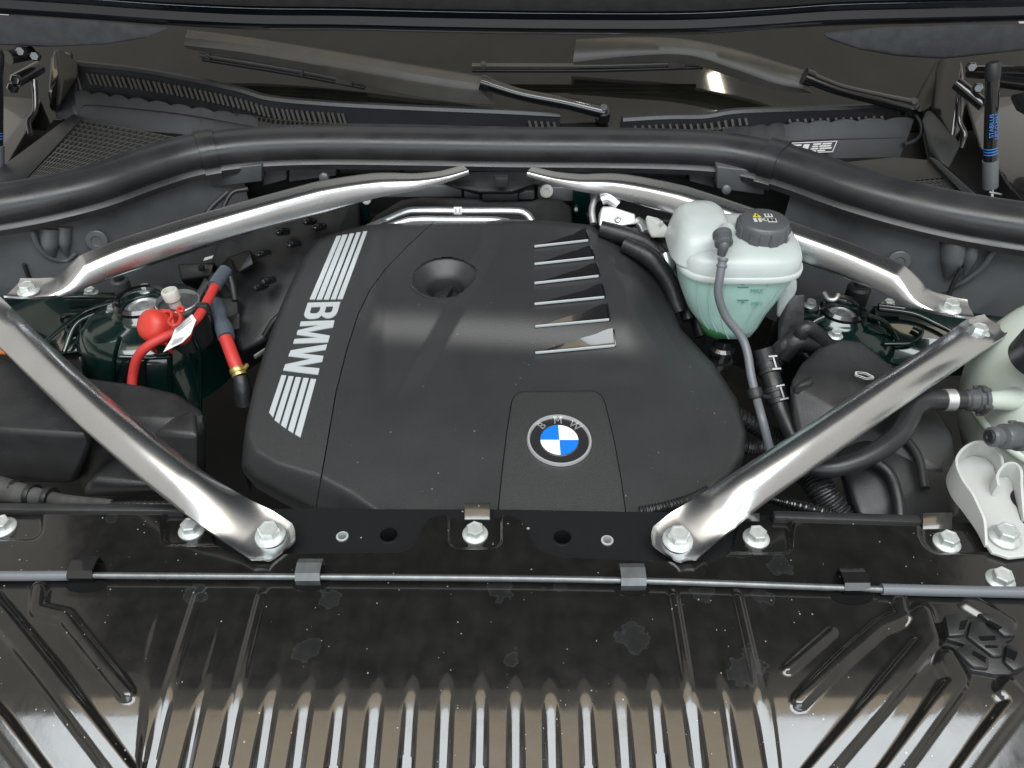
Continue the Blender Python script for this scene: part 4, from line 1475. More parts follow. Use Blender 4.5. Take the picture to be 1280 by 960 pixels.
hull("corner_pad", [PY(-80, 14, 1.275), PY(0, 18, 1.275), PY(120, 26, 1.275), PY(205, 33, 1.28), PY(213, 36, 1.28), PY(185, 47, 1.27), PY(130, 56, 1.265), PY(60, 59, 1.265), PY(-80, 52, 1.265),
                    PY(-80, 20, 1.30), PY(200, 34, 1.30), PY(130, 52, 1.30), PY(-80, 50, 1.30)], MAT_HOOD, bon, .006)
hull("corner_pad", [PY(1024, 40, 1.28), PY(1100, 32, 1.275), PY(1230, 28, 1.275), PY(1360, 26, 1.275), PY(1035, 50, 1.27), PY(1070, 62, 1.265), PY(1120, 71, 1.265), PY(1180, 75, 1.265), PY(1228, 70, 1.265), PY(1360, 55, 1.265),
                    PY(1035, 44, 1.30), PY(1120, 66, 1.30), PY(1200, 68, 1.30), PY(1360, 50, 1.30)], MAT_HOOD, bon, .006)

# wings and hinges ---------------------------------------------------------
w1 = thing("inner_wing", "glossy black painted inner wing behind the gas spring with blue print", "body panel")
hull("wing_panel", [P(1204, 118, .082), P(1330, 104, .088), P(1345, 275, .088), P(1272, 250, .078), P(1222, 182, .078), P(1204, 118, .06), P(1330, 104, .06), P(1345, 275, .06), P(1222, 182, .06)], PAINT_BLACK, w1, .006)
hull("wing_liner", [P(1130, 60, .05), P(1400, 60, .05), P(1400, 300, -.02), P(1180, 300, -.02), P(1130, 60, .02), P(1400, 60, .02), P(1400, 300, -.06), P(1180, 300, -.06)], BLACK_ROUGH, w1, .004)
prism("wing_flange", [PY(1264, 118, 1.19), PY(1300, 110, 1.16), PY(1300, 150, 1.10), PY(1272, 134, 1.16)], .006, PAINT_BLACK, w1, bevel=.002)
hull("hinge_post", [PY(1150, 120, 1.40), PY(1176, 70, 1.42), PY(1205, 70, 1.38), PY(1206, 120, 1.36), PY(1200, 182, 1.30), PY(1186, 214, 1.26), PY(1160, 190, 1.33), PY(1166, 120, 1.44), PY(1200, 180, 1.34)], PAINT_BLACK, w1, .006)
tube("hinge_bead", [PY(1201, 120, 1.33), PY(1199, 150, 1.31), PY(1206, 168, 1.29), PY(1202, 185, 1.28)], .004, PAINT_BLACK, w1, n=16)
for a, b in (((1196, 104, 1.31), (1230, 132, 1.27)), ((1212, 90, 1.29), (1296, 92, 1.2)), ((1240, 100, 1.24), (1300, 108, 1.18))):
    tube("hinge_arm", [PY(*a), PY(*b)], .010, PAINT_BLACK, w1, n=4, seg=12)
for q in ((1214, 84, 1.28), (1230, 92, 1.27), (1222, 110, 1.27), (1236, 128, 1.25)):
    lathe("hinge_nut", [(.008, -.006), (.008, .004), (.006, .007), (.001, .007)], PY(*q), (-.3, -1, .3), PAINT_BLACK, w1, seg=6)
w2 = thing("inner_wing", "glossy black painted inner wing beside the wide mesh vent", "body panel")
hull("wing_panel", [P(56, 118, .082), P(-60, 104, .088), P(-60, 262, .088), P(-4, 232, .078), P(34, 168, .078), P(56, 118, .06), P(-60, 104, .06), P(-60, 262, .06), P(34, 168, .06)], PAINT_BLACK, w2, .006)
hull("wing_liner", [P(150, 60, .05), P(-120, 60, .05), P(-120, 300, -.02), P(100, 300, -.02), P(150, 60, .02), P(-120, 60, .02), P(-120, 300, -.06), P(100, 300, -.06)], BLACK_ROUGH, w2, .004)
hull("hinge_post", [PY(60, 120, 1.36), PY(64, 62, 1.42), PY(96, 62, 1.44), PY(82, 118, 1.40), PY(70, 140, 1.38), PY(80, 140, 1.42), PY(62, 140, 1.40)], PAINT_BLACK, w2, .006)
tube("hinge_bead", [PY(43, 100, 1.27), PY(44, 138, 1.24), PY(36, 152, 1.22), PY(38, 168, 1.20)], .004, PAINT_BLACK, w2, n=16)
for a, b in (((18, 102, 1.25), (50, 84, 1.30)), ((10, 72, 1.24), (40, 66, 1.28))):
    tube("hinge_arm", [PY(*a), PY(*b)], .010, PAINT_BLACK, w2, n=4, seg=12)
for q in ((26, 64, 1.25), (44, 70, 1.27), (20, 100, 1.235), (16, 110, 1.23)):
    lathe("hinge_nut", [(.008, -.006), (.008, .004), (.006, .007), (.001, .007)], PY(*q), (.3, -1, .3), PAINT_BLACK, w2, seg=6)
tr = thing("screen_corner_trim", "brownish black screen corner trim beside the wide mesh vent", "corner trim")
hull("corner_trim", [PY(66, 62, 1.43), PY(74, 60, 1.42), PY(97, 78, 1.42), PY(98, 96, 1.40), PY(78, 100, 1.38), PY(66, 108, 1.39), PY(74, 132, 1.37), PY(66, 134, 1.39), PY(98, 80, 1.46)], MATS["brown_black_plastic"], tr, .003)
tr2 = thing("screen_corner_trim", "brownish black screen corner trim next to the outer wiper pivot", "corner trim")
hull("corner_trim", [PY(1170, 76, 1.42), PY(1182, 74, 1.42), PY(1180, 110, 1.39), PY(1168, 132, 1.37), PY(1150, 142, 1.36), PY(1140, 134, 1.37), PY(1150, 112, 1.40), PY(1162, 108, 1.40), PY(1175, 90, 1.46)], MATS["brown_black_plastic"], tr2, .003)
hull("lower_flap", [PY(1158, 136, 1.36), PY(1166, 138, 1.35), PY(1202, 180, 1.28), PY(1184, 216, 1.24), PY(1160, 190, 1.29), PY(1150, 150, 1.34), PY(1190, 190, 1.32)], BLACK, tr2, .004)


# gas springs
def gas(label, pts, lettered):
    t = thing("gas_spring", label, "gas spring", group="bonnet gas springs")
    top, a, b, low, end = (PY(*q) for q in pts)
    tube("cylinder", [top, a, b], .0096, GLOSS, t, n=6, seg=24)
    tube("dust_sleeve", [b, low], .0112, HOSE_GREY, t, n=4, seg=24)
    tube("piston_rod", [low, end], .0045, CHROME, t, n=4)
    lathe("end_fitting", [(.009, -.012), (.0105, -.004), (.0105, .010), (.008, .016), (.001, .016)], top, (top - b), BLACK, t, seg=20)
    tube("spring_clip", [low + Vector((-.004, -.008, -.004)), low + Vector((.014, -.012, -.006))], .0016, ZINC, t, n=4, seg=8)
    if lettered:
        ax = (top - b).normalized()
        xd = ax
        yd = Vector((-1, -.2, 0))
        c = a.lerp(b, .42)
        for off, body, sz in ((-.0042, "STABILUS", .0085), (.0045, "LIFT-O-MAT", .0075)):
            text("print_text", body, c + Vector((off * .9, -.0097, 0)), xd, Vector((-1, 0, 0)), sz, PRINT_BLUE, t, .0002)
        for k in (0, 1, 2):
            q = a.lerp(b, .80 + k * .045)
            lathe("print_band", [(.00975, -.0008), (.00975, .0008)], q, ax, PRINT_BLUE, t, seg=24)
    return t


gas("black gas spring with blue print standing upright by the inner wing", [(1241, 92, 1.17), (1240, 120, 1.165), (1238, 200, 1.15), (1238, 234, 1.145), (1239, 285, 1.135)], True)
gas("black gas spring with blue bands cut by the picture edge beside the mesh vent", [(-5, 76, 1.20), (-5, 100, 1.19), (-5, 180, 1.17), (-5, 228, 1.16), (-5, 262, 1.15)], True)

scut = thing("scuttle_tray", "dark tray under the cowl and mesh vents, seen in narrow gaps", "tray")
hull("tray_floor", [Vector((x, y, z)) for x in (-1.05, 1.05) for (y, z) in ((1.20, -.03), (1.75, .02), (1.20, -.05), (1.75, -.05))], BLACK_ROUGH, scut, .004)

# =================================================================== TOWERS
def tower(label, c_px, z, beads, bolts_px, wall_h=.105, k=1.0):
    t = thing("strut_tower", label, "strut tower", group="painted strut towers")
    c = P(*c_px, z)
    lathe("tower_body", [(.026 * k, -.012), (.027 * k, .004), (.029 * k, .006), (.034 * k, .005), (.039 * k, -.004), (.046 * k, -.008), (.066 * k, -.012), (.082 * k, -.019), (.092 * k, -.032), (.098 * k, -.055), (.104 * k, -wall_h)], c, (0, 0, 1), GREEN, t, seg=56, angle=60, cap0=False, cap1=False)
    lathe("tower_ring", [(.036 * k, -.004), (.036 * k, .006), (.032 * k, .010), (.028 * k, .008), (.027 * k, -.004)], c, (0, 0, 1), PAINT_BLACK, t, seg=40, cap0=False, cap1=False)
    lathe("mount_top", [(.026 * k, -.03), (.025 * k, -.006), (.019 * k, -.003), (.017 * k, -.006), (.010 * k, -.006), (.008 * k, .000), (.001, .001)], c, (0, 0, 1), ALU_DULL, t, seg=32)
    for pts in beads:
        tube("bead", [P(a, b, zz) for a, b, zz in pts], .0034, GREEN, t, n=30, seg=10)
    for a, b, zz in bolts_px:
        bolt(t, P(a, b, zz), s=.75)
    return t


tower("dark green painted strut tower beneath the red terminal cap", (178, 380), .018,
      [[(45, 440, -.005), (75, 412, .002), (110, 388, .006), (150, 376, .010)], [(80, 372, .012), (120, 371, .012), (150, 372, .012)], [(80, 440, -.02), (95, 405, 0), (125, 390, .004), (140, 386, .006)],
       [(88, 415, -.01), (76, 402, -.004), (84, 394, 0), (110, 394, .002)], [(139, 470, -.08), (138, 430, -.045), (146, 404, -.006)]], [(114, 367, .004), (142, 389, .008), (182, 363, .018)])
T1 = [o for o in bpy.data.objects if o.name == "strut_tower"][0]
tcx = P(178, 380, .018)


def on_wall(px, py, r=.1005):
    """place on the tower's front wall"""
    Yg = tcx.y - r
    for _ in range(6):
        q = PY(px, py, Yg)
        Yg = tcx.y - math.sqrt(max(1e-6, r * r - (q.x - tcx.x) ** 2))
    return PY(px, py, Yg)


for pts in (((243, 424), (249, 440), (250, 480), (250, 520)), ((196, 424), (210, 428), (213, 450), (213, 490)), ((150, 422), (143, 450), (141, 500)), ((150, 446), (185, 447), (212, 446))):
    tube("wall_crease", [on_wall(*q) for q in pts], .0030, GREEN, T1, n=24, seg=10)
prism("wall_opening", [on_wall(*q, .1015) for q in ((152, 456), (180, 456), (182, 485), (152, 485))], .004, DARK, T1, direction=(0, 1, 0))
fl1 = thing("inner_wing_sheet", "dark green painted inner wing sheet outside the terminal cap tower", "body panel")
hull("sheet", [P(-40, 372, .004), P(60, 362, .004), P(150, 366, .004), P(110, 440, -.03), P(40, 450, -.03), P(-60, 430, -.03), P(-60, 430, -.10), P(140, 450, -.10), P(150, 366, -.1)], GREEN, fl1, .008)
tower("dark green painted strut tower between the coolant tank and the curved black housing", (1053, 390), -.004,
      [[(1098, 386, .012), (1140, 392, .008), (1170, 405, 0), (1200, 420, -.006)], [(1085, 394, .008), (1105, 402, 0), (1118, 420, -.02), (1132, 448, -.05)], [(1105, 430, -.02), (1140, 428, -.015), (1152, 415, -.008), (1142, 408, -.005)],
       [(1005, 412, -.005), (1018, 402, .002), (1030, 396, .008)], [(1098, 382, .014), (1130, 386, .012)]], [(1013, 382, -.012), (1110, 382, -.012), (1044, 420, -.006)], k=.86)
fl2 = thing("inner_wing_sheet", "dark green painted inner wing sheet under the rear brace bolt", "body panel")
hull("sheet", [P(1090, 382, .004), P(1200, 388, .004), P(1290, 400, .004), P(1290, 470, -.04), P(1180, 470, -.05), P(1110, 455, -.05), P(1290, 470, -.12), P(1110, 455, -.12), P(1090, 382, -.1)], GREEN, fl2, .008)
lug = thing("tower_clip", "tiny bent bright clip behind the tower near the coolant tank", "clip")
tube("clip_strip", [P(1030, 366, .03), P(1036, 374, .028), P(1044, 374, .03), P(1048, 368, .034)], .003, ALU_DULL, lug, n=12)
vsw = thing("rear_sensor", "dull black sensor can on the tower behind the rear brace", "sensor")
lathe("sensor_can", [(.016, -.03), (.016, .008), (.013, .012), (.001, .012)], P(1072, 366, .0), (0, 0, 1), BLACK, vsw, seg=24)
lathe("sensor_plug", [(.007, .01), (.007, .016), (.001, .017)], P(1072, 366, .0), (0, 0, 1), BLACK, vsw, seg=16)

# =================================================================== BLACK HOUSINGS
hb = thing("air_box", "large black plastic box beneath the brace, below the red cable", "air box")
hull("box_body", [P(-80, 440, .020), P(20, 452, .022), P(60, 470, .022), P(118, 545, .020), P(-80, 532, .022), P(92, 604, -.055), P(-80, 590, -.055), P(70, 470, -.10), P(-80, 440, -.1), P(100, 600, -.12), P(-80, 600, -.12)], BLACK, hb, .006, 3)
hull("box_lid", [P(40, 462, .002), P(120, 474, .004), P(172, 480, .004), P(220, 491, .002), P(252, 513, -.002), P(258, 528, -.006), P(238, 532, -.012), P(180, 545, -.020), P(110, 560, -.030), P(60, 520, -.01),
                 P(258, 600, -.12), P(120, 640, -.12), P(40, 500, -.12), P(250, 520, -.12)], BLACK, hb, .008, 3)
hull("box_bulge", [P(245, 508, .004), P(215, 520, .002), P(190, 540, -.004), P(248, 545, -.004), P(250, 600, -.07), P(190, 600, -.07), P(226, 545, -.008)], BLACK, hb, .006, 3)
hull("box_foot", [P(108, 600, -.04), P(140, 572, -.036), P(190, 556, -.034), P(214, 566, -.036), P(220, 612, -.05), P(108, 620, -.06), P(216, 620, -.12), P(100, 620, -.12), P(190, 560, -.12)], BLACK, hb, .014, 4)

ho = thing("intake_housing", "curved black housing with a white oval mark, under the crossing brace", "intake housing")
hull("housing_dome", [P(988, 480, .004), P(1002, 454, .012), P(1024, 434, .016), P(1052, 424, .017), P(1078, 427, .016), P(1100, 445, .012), P(1130, 470, .006), P(1165, 505, -.004), P(1190, 545, -.016), P(1180, 590, -.03),
                      P(990, 530, -.03), P(1010, 590, -.06), P(1060, 650, -.12), P(1200, 650, -.12), P(990, 480, -.12), P(1060, 440, -.12), P(1190, 540, -.12)], BLACK, ho, .014, 4)
hull("housing_duct", [P(1040, 560, -.025), P(1090, 540, -.02), P(1150, 545, -.02), P(1196, 585, -.03), P(1200, 650, -.06), P(1100, 660, -.06), P(1072, 650, -.055), P(1060, 600, -.04), P(1200, 650, -.13), P(1060, 640, -.13)], BLACK, ho, .012, 4)
tube("housing_rib", [P(1080, 568, -.017), P(1110, 590, -.025), P(1122, 620, -.035), P(1126, 655, -.05)], .006, BLACK, ho, n=20)
tube("housing_rib", [P(1132, 548, -.012), P(1148, 572, -.018), P(1156, 610, -.03)], .005, BLACK, ho, n=20)
hull("housing_ledge", [P(990, 482, .008), P(1014, 470, .010), P(1020, 477, .008), P(1000, 502, -.01), P(992, 502, -.02), P(1010, 472, -.01)], BLACK, ho, .004)
V, F = [], []
oc = P(1082, 464, .0205)
for k in range(28):
    a = 2 * math.pi * k / 28
    for rr, hh in ((1.0, 0), (.78, 0)):
        jag = 1 + .07 * math.sin(k * 5.1)
        V.append(oc + Vector((.0105 * math.cos(a) * rr * jag + .003 * math.sin(a) * -1, .0065 * math.sin(a) * rr * jag, -.006 - .10 * (.0105 * math.cos(a)) + .0003)))
for k in range(28):
    F.append((2 * k, 2 * k + 1, (2 * k + 3) % 56, (2 * k + 2) % 56))
make("oval_mark", V + [v - Vector((0, 0, .002)) for v in V], F + [tuple(i + 56 for i in f) for f in F], PRINT_WHITE, ho)

# =================================================================== COOLANT TANK
TANK_RIB = mat("tank_rib", (0.44, 0.70, 0.62), 0.34, sss=0.45)
tk = thing("coolant_tank", "translucent white and mint coolant tank with a ridged black cap", "coolant tank")
TX, TY = PY(913, 345, .895).x, .895
seamz = .088


def trings(levels, e0=3.2):
    return [sring(TX + dx, TY + dy, z, a, b, e, 56) for z, dx, dy, a, b, e in levels]


loft("lower_shell", trings([(-.024, .010, -.012, .012, .016, 2.4), (-.0225, .010, -.012, .022, .024, 2.6), (-.017, .008, -.010, .031, .033, 2.8), (-.004, .004, -.006, .041, .041, 3), (.018, -.001, 0, .053, .050, 3.2), (.045, -.002, 0, .064, .056, 3.4),
                            (.070, -.001, 0, .071, .060, 3.6), (seamz - .004, 0, 0, .0745, .062, 3.6)]), TANK_GREEN, tk, 60)
LOW = [(-.017, .008, -.010, .031, .033, 2.8), (-.004, .004, -.006, .041, .041, 3), (.018, -.001, 0, .053, .050, 3.2), (.045, -.002, 0, .064, .056, 3.4), (.070, -.001, 0, .071, .060, 3.6), (seamz - .004, 0, 0, .0745, .062, 3.6)]
for deg in (232, 249, 263, 281, 296, 306):
    pts = []
    for z, dx_, dy_, a, b, e in LOW:
        c_, s_ = math.cos(R(deg)), math.sin(R(deg))
        pts.append(Vector((TX + dx_ + a * math.copysign(abs(c_) ** (2 / e), c_), TY + dy_ + b * math.copysign(abs(s_) ** (2 / e), s_) + .0006, z)))
    tube("moulded_rib", pts, .0011, TANK_RIB, tk, n=24, seg=8)
loft("dark_green_base", trings([(-.0235, -.006, -.012, .010, .012, 2.4), (-.022, -.005, -.0125, .019, .0225, 2.6), (-.016, -.005, -.0105, .0275, .0325, 2.8), (-.004, -.002, -.0065, .0365, .0400, 3), (.002, -.002, -.005, .0375, .0405, 3.1)]), TANK_DARKGREEN, tk, 60)  # dark green body at the tank's lower end, offset to one side
loft("seam_flange", trings([(seamz - .005, 0, 0, .0760, .0635, 3.6), (seamz - .004, 0, 0, .0790, .0660, 3.6), (seamz + .002, 0, 0, .0795, .0665, 3.6), (seamz + .004, 0, 0, .0775, .0650, 3.6)]), TANK_WHITE, tk, 60)
loft("upper_shell", trings([(seamz + .003, 0, 0, .0765, .0640, 3.6), (seamz + .014, 0, .001, .0765, .0635, 3.6), (seamz + .021, 0, .002, .074, .061, 3.4), (seamz + .026, 0, .003, .068, .055, 3.2), (seamz + .0285, 0, .003, .056, .044, 3), (seamz + .0295, 0, .003, .03, .025, 2.6)]), TANK_WHITE, tk, 60)
dx = PY(877, 300, TY).x - TX
loft("upper_dome", trings([(seamz + .006, dx - .002, .008, .0385, .0560, 3.2), (seamz + .022, dx - .001, .010, .0365, .0530, 3.2), (seamz + .036, dx, .013, .0335, .0470, 3.1), (seamz + .045, dx + .001, .017, .029, .038, 3), (seamz + .050, dx + .002, .020, .022, .028, 2.8), (seamz + .0515, dx + .002, .020, .010, .014, 2.4)]), TANK_WHITE, tk, 60)
# cap
cc = P(951, 297, seamz + .024)
cp = lathe("cap", [(.031, -.004), (.0315, .004), (.0315, .021), (.030, .024), (.0285, .0255), (.022, .0262), (.001, .0265)], cc, (0, 0, 1), GREY_PLASTIC, tk, seg=48)
for k in range(8):
    a = 2 * math.pi * (k + .3) / 8
    q = cc + Vector((.0305 * math.cos(a), .0305 * math.sin(a), .011))
    box("cap_ridge", q, Vector((-math.sin(a), math.cos(a), 0)), .0125, .006, .021, GREY_PLASTIC, cp, .0018)
ct = cc + Vector((0, 0, .0268))


def capq(name, pts, m):
    return prism(name, [ct + Vector((x, y, .0002)) for x, y in pts], .0005, m, cp)


capq("cap_triangle", [(-.0145, .004), (-.0035, .004), (-.009, .014)], PRINT_YELLOW)
capq("cap_triangle_mark", [(-.0105, .0055), (-.0075, .0055), (-.009, .0105)], PRINT_BLACK).location.z += .0006
for x0, y0, w, h in ((.001, .004, .010, .008), (-.015, -.008, .004, .009), (-.009, -.008, .003, .009), (.002, -.009, .011, .009)):
    capq("cap_symbol", [(x0, y0), (x0 + w, y0), (x0 + w, y0 + h), (x0, y0 + h)], PRINT_WHITE)
for x0, y0, w, h in ((.003, .006, .002, .004), (.007, .006, .002, .004), (.0035, -.0075, .0035, .006), (.008, -.0075, .0035, .006)):
    capq("cap_symbol", [(x0, y0), (x0 + w, y0), (x0 + w, y0 + h), (x0, y0 + h)], PRINT_BLACK).location.z += .0006
text("cap_symbol", "X", ct + Vector((-.0035, -.0035, .0003)), (1, 0, 0), (0, 1, 0), .012, PRINT_WHITE, cp)
# outlet boss, elbow
elb = PY(904, 300, .835)
tube("outlet_boss", [PY(908, 288, .872), PY(905, 299, .846)], .0105, TANK_WHITE, tk, n=4, seg=24)
cn = thing("hose_elbow", "small black quick connector on the face of the coolant tank", "connector")
lathe("connector_body", [(.0095, -.012), (.0115, -.010), (.0115, -.006), (.0100, -.005), (.0108, .000), (.0108, .006), (.0085, .008), (.001, .009)], elb, (0, -1, -.3), GREY_PLASTIC, cn, seg=24)
tube("connector_elbow", [elb, elb + Vector((0, -.006, -.004)), elb + Vector((-.001, -.007, -.016))], [.007, .0068, .0055], GREY_PLASTIC, cn, n=12)
# level marks
for py, wd, tx in ((359, 13, "MAX"), (375, 13, "MIN")):
    z = PY(928, py, TY - .060).z
    prism("level_line", [PY(922, py, TY - .0632 + (seamz - z) * .12), PY(936, py, TY - .0632 + (seamz - z) * .12), PY(936, py + 1, TY - .0630 + (seamz - z) * .12), PY(922, py + 1, TY - .0630 + (seamz - z) * .12)], .001, PRINT_GREEN, tk, direction=(0, 1, 0))
    text("level_text", tx, PY(946, py + 5, TY - .0630 + (seamz - z) * .13), (1, 0, 0), (0, .25, 1), .0075, PRINT_GREEN, tk)
    s = -1 if tx == "MAX" else 1
    prism("level_arrow", [PY(927, py + s * 2.5, TY - .0630 + (seamz - z) * .12), PY(931, py + s * 2.5, TY - .0630 + (seamz - z) * .12), PY(929, py + s * 5, TY - .0630 + (seamz - z) * .12)], .001, PRINT_GREEN, tk, direction=(0, 1, 0))
# mounts
hull("side_bracket", [PY(974, 352, .86), PY(996, 350, .86), PY(996, 362, .86), PY(984, 364, .855), PY(982, 397, .86), PY(970, 397, .86), PY(990, 340, .875), PY(974, 352, .90), PY(996, 362, .90), PY(982, 397, .89)], TANK_WHITE, tk, .003)
hull("side_bracket", [PY(984, 336, .865), PY(992, 336, .865), PY(992, 352, .86), PY(984, 352, .86), PY(988, 336, .88), PY(990, 352, .88)], TANK_WHITE, tk, .002)
hull("rear_bracket", [PY(806, 268, 1.0), PY(823, 272, 1.0), PY(826, 286, .985), PY(838, 287, .97), PY(838, 297, .965), PY(814, 297, .975), PY(808, 285, .99), PY(815, 297, 1.0), PY(838, 290, .99)], WHITE_PL, tk, .002)
box("bracket_pin", PY(826, 283, .98), (0, 0, 1), .016, .004, .004, WHITE_PL, tk, .001, up=(0, 1, 0))
lathe("outlet_neck", [(.013, -.03), (.013, -.012), (.015, -.010), (.015, -.004), (.012, .004)], Vector((TX - .008, TY - .012, -.026)), (0, 0, 1), BLACK, tk, seg=24)
bp = thing("mount_bracket", "scuffed dark grey mounting bracket supporting the coolant tank's side", "bracket")
hull("bracket_body", [PY(986, 370, .86), PY(1006, 368, .86), PY(1004, 425, .85), PY(982, 445, .84), PY(972, 440, .84), PY(972, 400, .86), PY(1006, 368, .90), PY(986, 370, .90), PY(980, 440, .88)], mat("scuffed_plastic", (.035, .035, .036), .5, var=.5, var_scale=70, grain=200), bp, .002)

# =================================================================== HOSES
tb = thing("vent_hose", "thin grey hose descending from the coolant tank connector", "hose")
HP = [PY(904, 322, .822), PY(900, 345, .812), PY(898, 368, .806), PY(907, 395, .800), PY(926, 420, .79), PY(934, 440, .775), PY(939, 470, .75), PY(945, 495, .73), PY(953, 525, .70), PY(962, 560, .68), PY(968, 585, .67)]
tube("hose", HP, .0052, HOSE_GREY, tb, n=60)
for k in (0, 1):
    q = HP[0].lerp(HP[1], .1 + k * .35)
    lathe("hose_collar", [(.0058, -.002), (.0064, -.001), (.0064, .001), (.0058, .002)], q, HP[1] - HP[0], HOSE_GREY, tb, seg=18)
lathe("hose_clip", [(.0085, -.006), (.0090, -.004), (.0090, .004), (.0085, .006)], PY(944, 492, .731), HP[7] - HP[6], BLACK, tb, seg=18)
tube("clip_bridge", [PY(944, 494, .731), PY(962, 497, .735)], .003, BLACK, tb, n=4)
th = thing("coolant_hose", "thick black hose with white dashes beside the thin grey hose", "hose")
TH = [PY(953, 436, .80), PY(960, 458, .785), PY(968, 485, .76), PY(976, 510, .74), PY(988, 536, .715), PY(1002, 565, .69), PY(1015, 600, .67)]
tube("hose", TH, .0118, HOSE, th, n=50, seg=18)
for (px, py, Yq, k) in ((961, 459, .785, 1), (970, 494, .754, 2)):
    ax = TH[k + 1] - TH[k]
    c0 = PY(px, py, Yq)
    lathe("hose_clamp", [(.0125, -.011), (.0145, -.010), (.0145, -.004), (.0132, -.003), (.0132, .004), (.0148, .005), (.0148, .010), (.0125, .011)], c0, ax, BLACK, th, seg=22)
    d = ax.normalized()
    fr_ = Vector((.25, -.75, .6)); fr_ = (fr_ - d * fr_.dot(d)).normalized()
    sd = d.cross(fr_)
    for u, w1_, w2_ in ((-.0085, .012, .002), (.0085, .012, .002), (0, .002, .014)):
        box("white_dash", c0 + fr_ * .0150 + d * u, sd, w1_, w2_, .0008, PRINT_WHITE, th, up=fr_)
rh = thing("tank_hose", "black braided hose bending from the pale tank connector under the brace", "hose")
RH = [P(1205, 500, .030), P(1180, 500, .030), P(1158, 501, .030), P(1143, 508, .029), P(1135, 524, .027), P(1124, 543, .024), P(1100, 562, .020), P(1070, 577, .015), P(1040, 585, .010), P(1012, 583, .006), P(985, 575, .0)]
tube("hose", RH, [.0105, .0115, .0118, .0118, .0115, .0112, .0108, .0102, .0100, .0100, .0100], HOSE, rh, n=80, seg=18)
ax = P(1205, 500, .030) - P(1180, 500, .030)
lathe("crimp_ring", [(.0112, -.006), (.0126, -.0055), (.0126, .0055), (.0112, .006)], P(1186, 500, .030), ax, ALU_DULL, rh, seg=26)
lathe("connector", [(.0100, -.014), (.0100, -.004), (.0125, -.002), (.0125, .006), (.0140, .007), (.0140, .011), (.0165, .012), (.0165, .016), (.0135, .018), (.001, .018)], P(1212, 500, .030), ax, GREY_PLASTIC, rh, seg=26)
for k in range(5):
    a = 2 * math.pi * k / 5 + .4
    x_, y_, z_ = basis(ax)
    box("connector_lug", P(1212, 500, .030) + z_ * .013 + x_ * .0158 * math.cos(a) + y_ * .0158 * math.sin(a), z_, .009, .005, .004, GREY_PLASTIC, rh, .001)

CG = "corrugated cable conduits"
for lab, pts, r_ in (("corrugated black conduit beside the cover, upper one of the two behind the grey hose", [PY(915, 515, .76), PY(945, 533, .75), PY(968, 545, .745), PY(990, 550, .745), PY(1010, 562, .74)], .0115),
                     ("corrugated black conduit beside the cover, lower one of the two behind the grey hose", [PY(918, 555, .72), PY(940, 560, .715), PY(958, 560, .71), PY(980, 570, .70)], .0105),
                     ("bent corrugated conduit below the braided hose", [P(1002, 585, -.03), P(1018, 600, -.03), P(1030, 620, -.035), P(1050, 648, -.05)], .0165),
                     ("shiny corrugated conduit running from the brace foot along the crossmember", [P(925, 612, -.012), P(950, 619, -.012), P(985, 629, -.013), P(1030, 641, -.016), P(1050, 650, -.02)], .0068),
                     ("thin corrugated conduit between the engine cover front and the brace foot", [P(800, 640, -.018), P(830, 634, -.015), P(858, 626, -.014), P(885, 614, -.014)], .0062),
                     ("thin ribbed conduit behind the crossmember edge near the air box", [P(140, 632, -.004), P(170, 631, -.004), P(230, 631, -.004), P(250, 633, -.004)], .0044)):
    t = thing("corrugated_conduit", lab, "conduit", group=CG)
    conduit("ribbed_tube", pts, r_, GLOSS if r_ == .0068 else BLACK, t, pitch=.0048 if r_ > .007 else .0036)

# taped harness and lumps in the dark gap
hs = thing("wiring_harness", "black taped wiring harness in the gap between cover and coolant tank", "wiring harness")
for k, pts in enumerate(([PY(750, 285, 1.0), PY(785, 296, .99), PY(815, 310, .98), PY(845, 345, .95), PY(862, 400, .90)], [PY(765, 300, 1.01), PY(800, 300, 1.0), PY(835, 318, .98), PY(858, 360, .95), PY(878, 420, .9)],
                         [PY(780, 305, .97), PY(812, 322, .95), PY(835, 350, .93), PY(850, 390, .90)], [PY(760, 292, 1.03), PY(800, 290, 1.03), PY(845, 300, 1.02)])):
    tube("cable_bundle", pts, [.011, .013, .012, .011, .010][:len(pts)], TAPE, hs, n=40)
conduit("ribbed_sleeve", [PY(790, 312, .975), PY(806, 316, .97), PY(822, 322, .965)], .009, BLACK, hs)
tube("metal_elbow", [PY(832, 318, .965), PY(835, 330, .955), PY(832, 342, .95)], .010, PIPE, hs, n=10)
lp2 = thing("taped_loom", "lumpy taped cable loom tucked between the coolant tank bracket and the curved housing", "cable loom")
for k in range(7):
    a = k / 6
    tube("loom_strand", [PY(960 + 6 * k, 455 - 4 * k, .80), PY(985 + 4 * k, 428 - 3 * k + 6 * (k % 2), .80 + .01 * (k % 3)), PY(1015 + 5 * k, 425 + 3 * k, .81)], .010 + .003 * (k % 2), TAPE, lp2, n=16)
oc2 = thing("hose_coupling", "black hose coupling under the coolant tank", "coupling")
for k in range(3):
    pass
lathe("coupling_body", [(.016, -.05), (.016, -.03), (.019, -.028), (.019, -.022), (.015, -.020), (.015, -.012), (.018, -.010), (.018, -.004), (.014, .0), (.013, .01)], PY(903, 432, .868), (.05, .1, 1), GLOSS, oc2, seg=24)

# =================================================================== PALE TANK
t2 = thing("washer_tank", "large pale greenish tank cut by the picture edge, beyond the braided hose", "fluid tank")
C2 = PY(1310, 520, .74)
c2x, c2y = C2.x, C2.y


def tr2(levels):
    return [sring(c2x + dx, c2y + dy, z, a, b, e, 56) for z, dx, dy, a, b, e in levels]


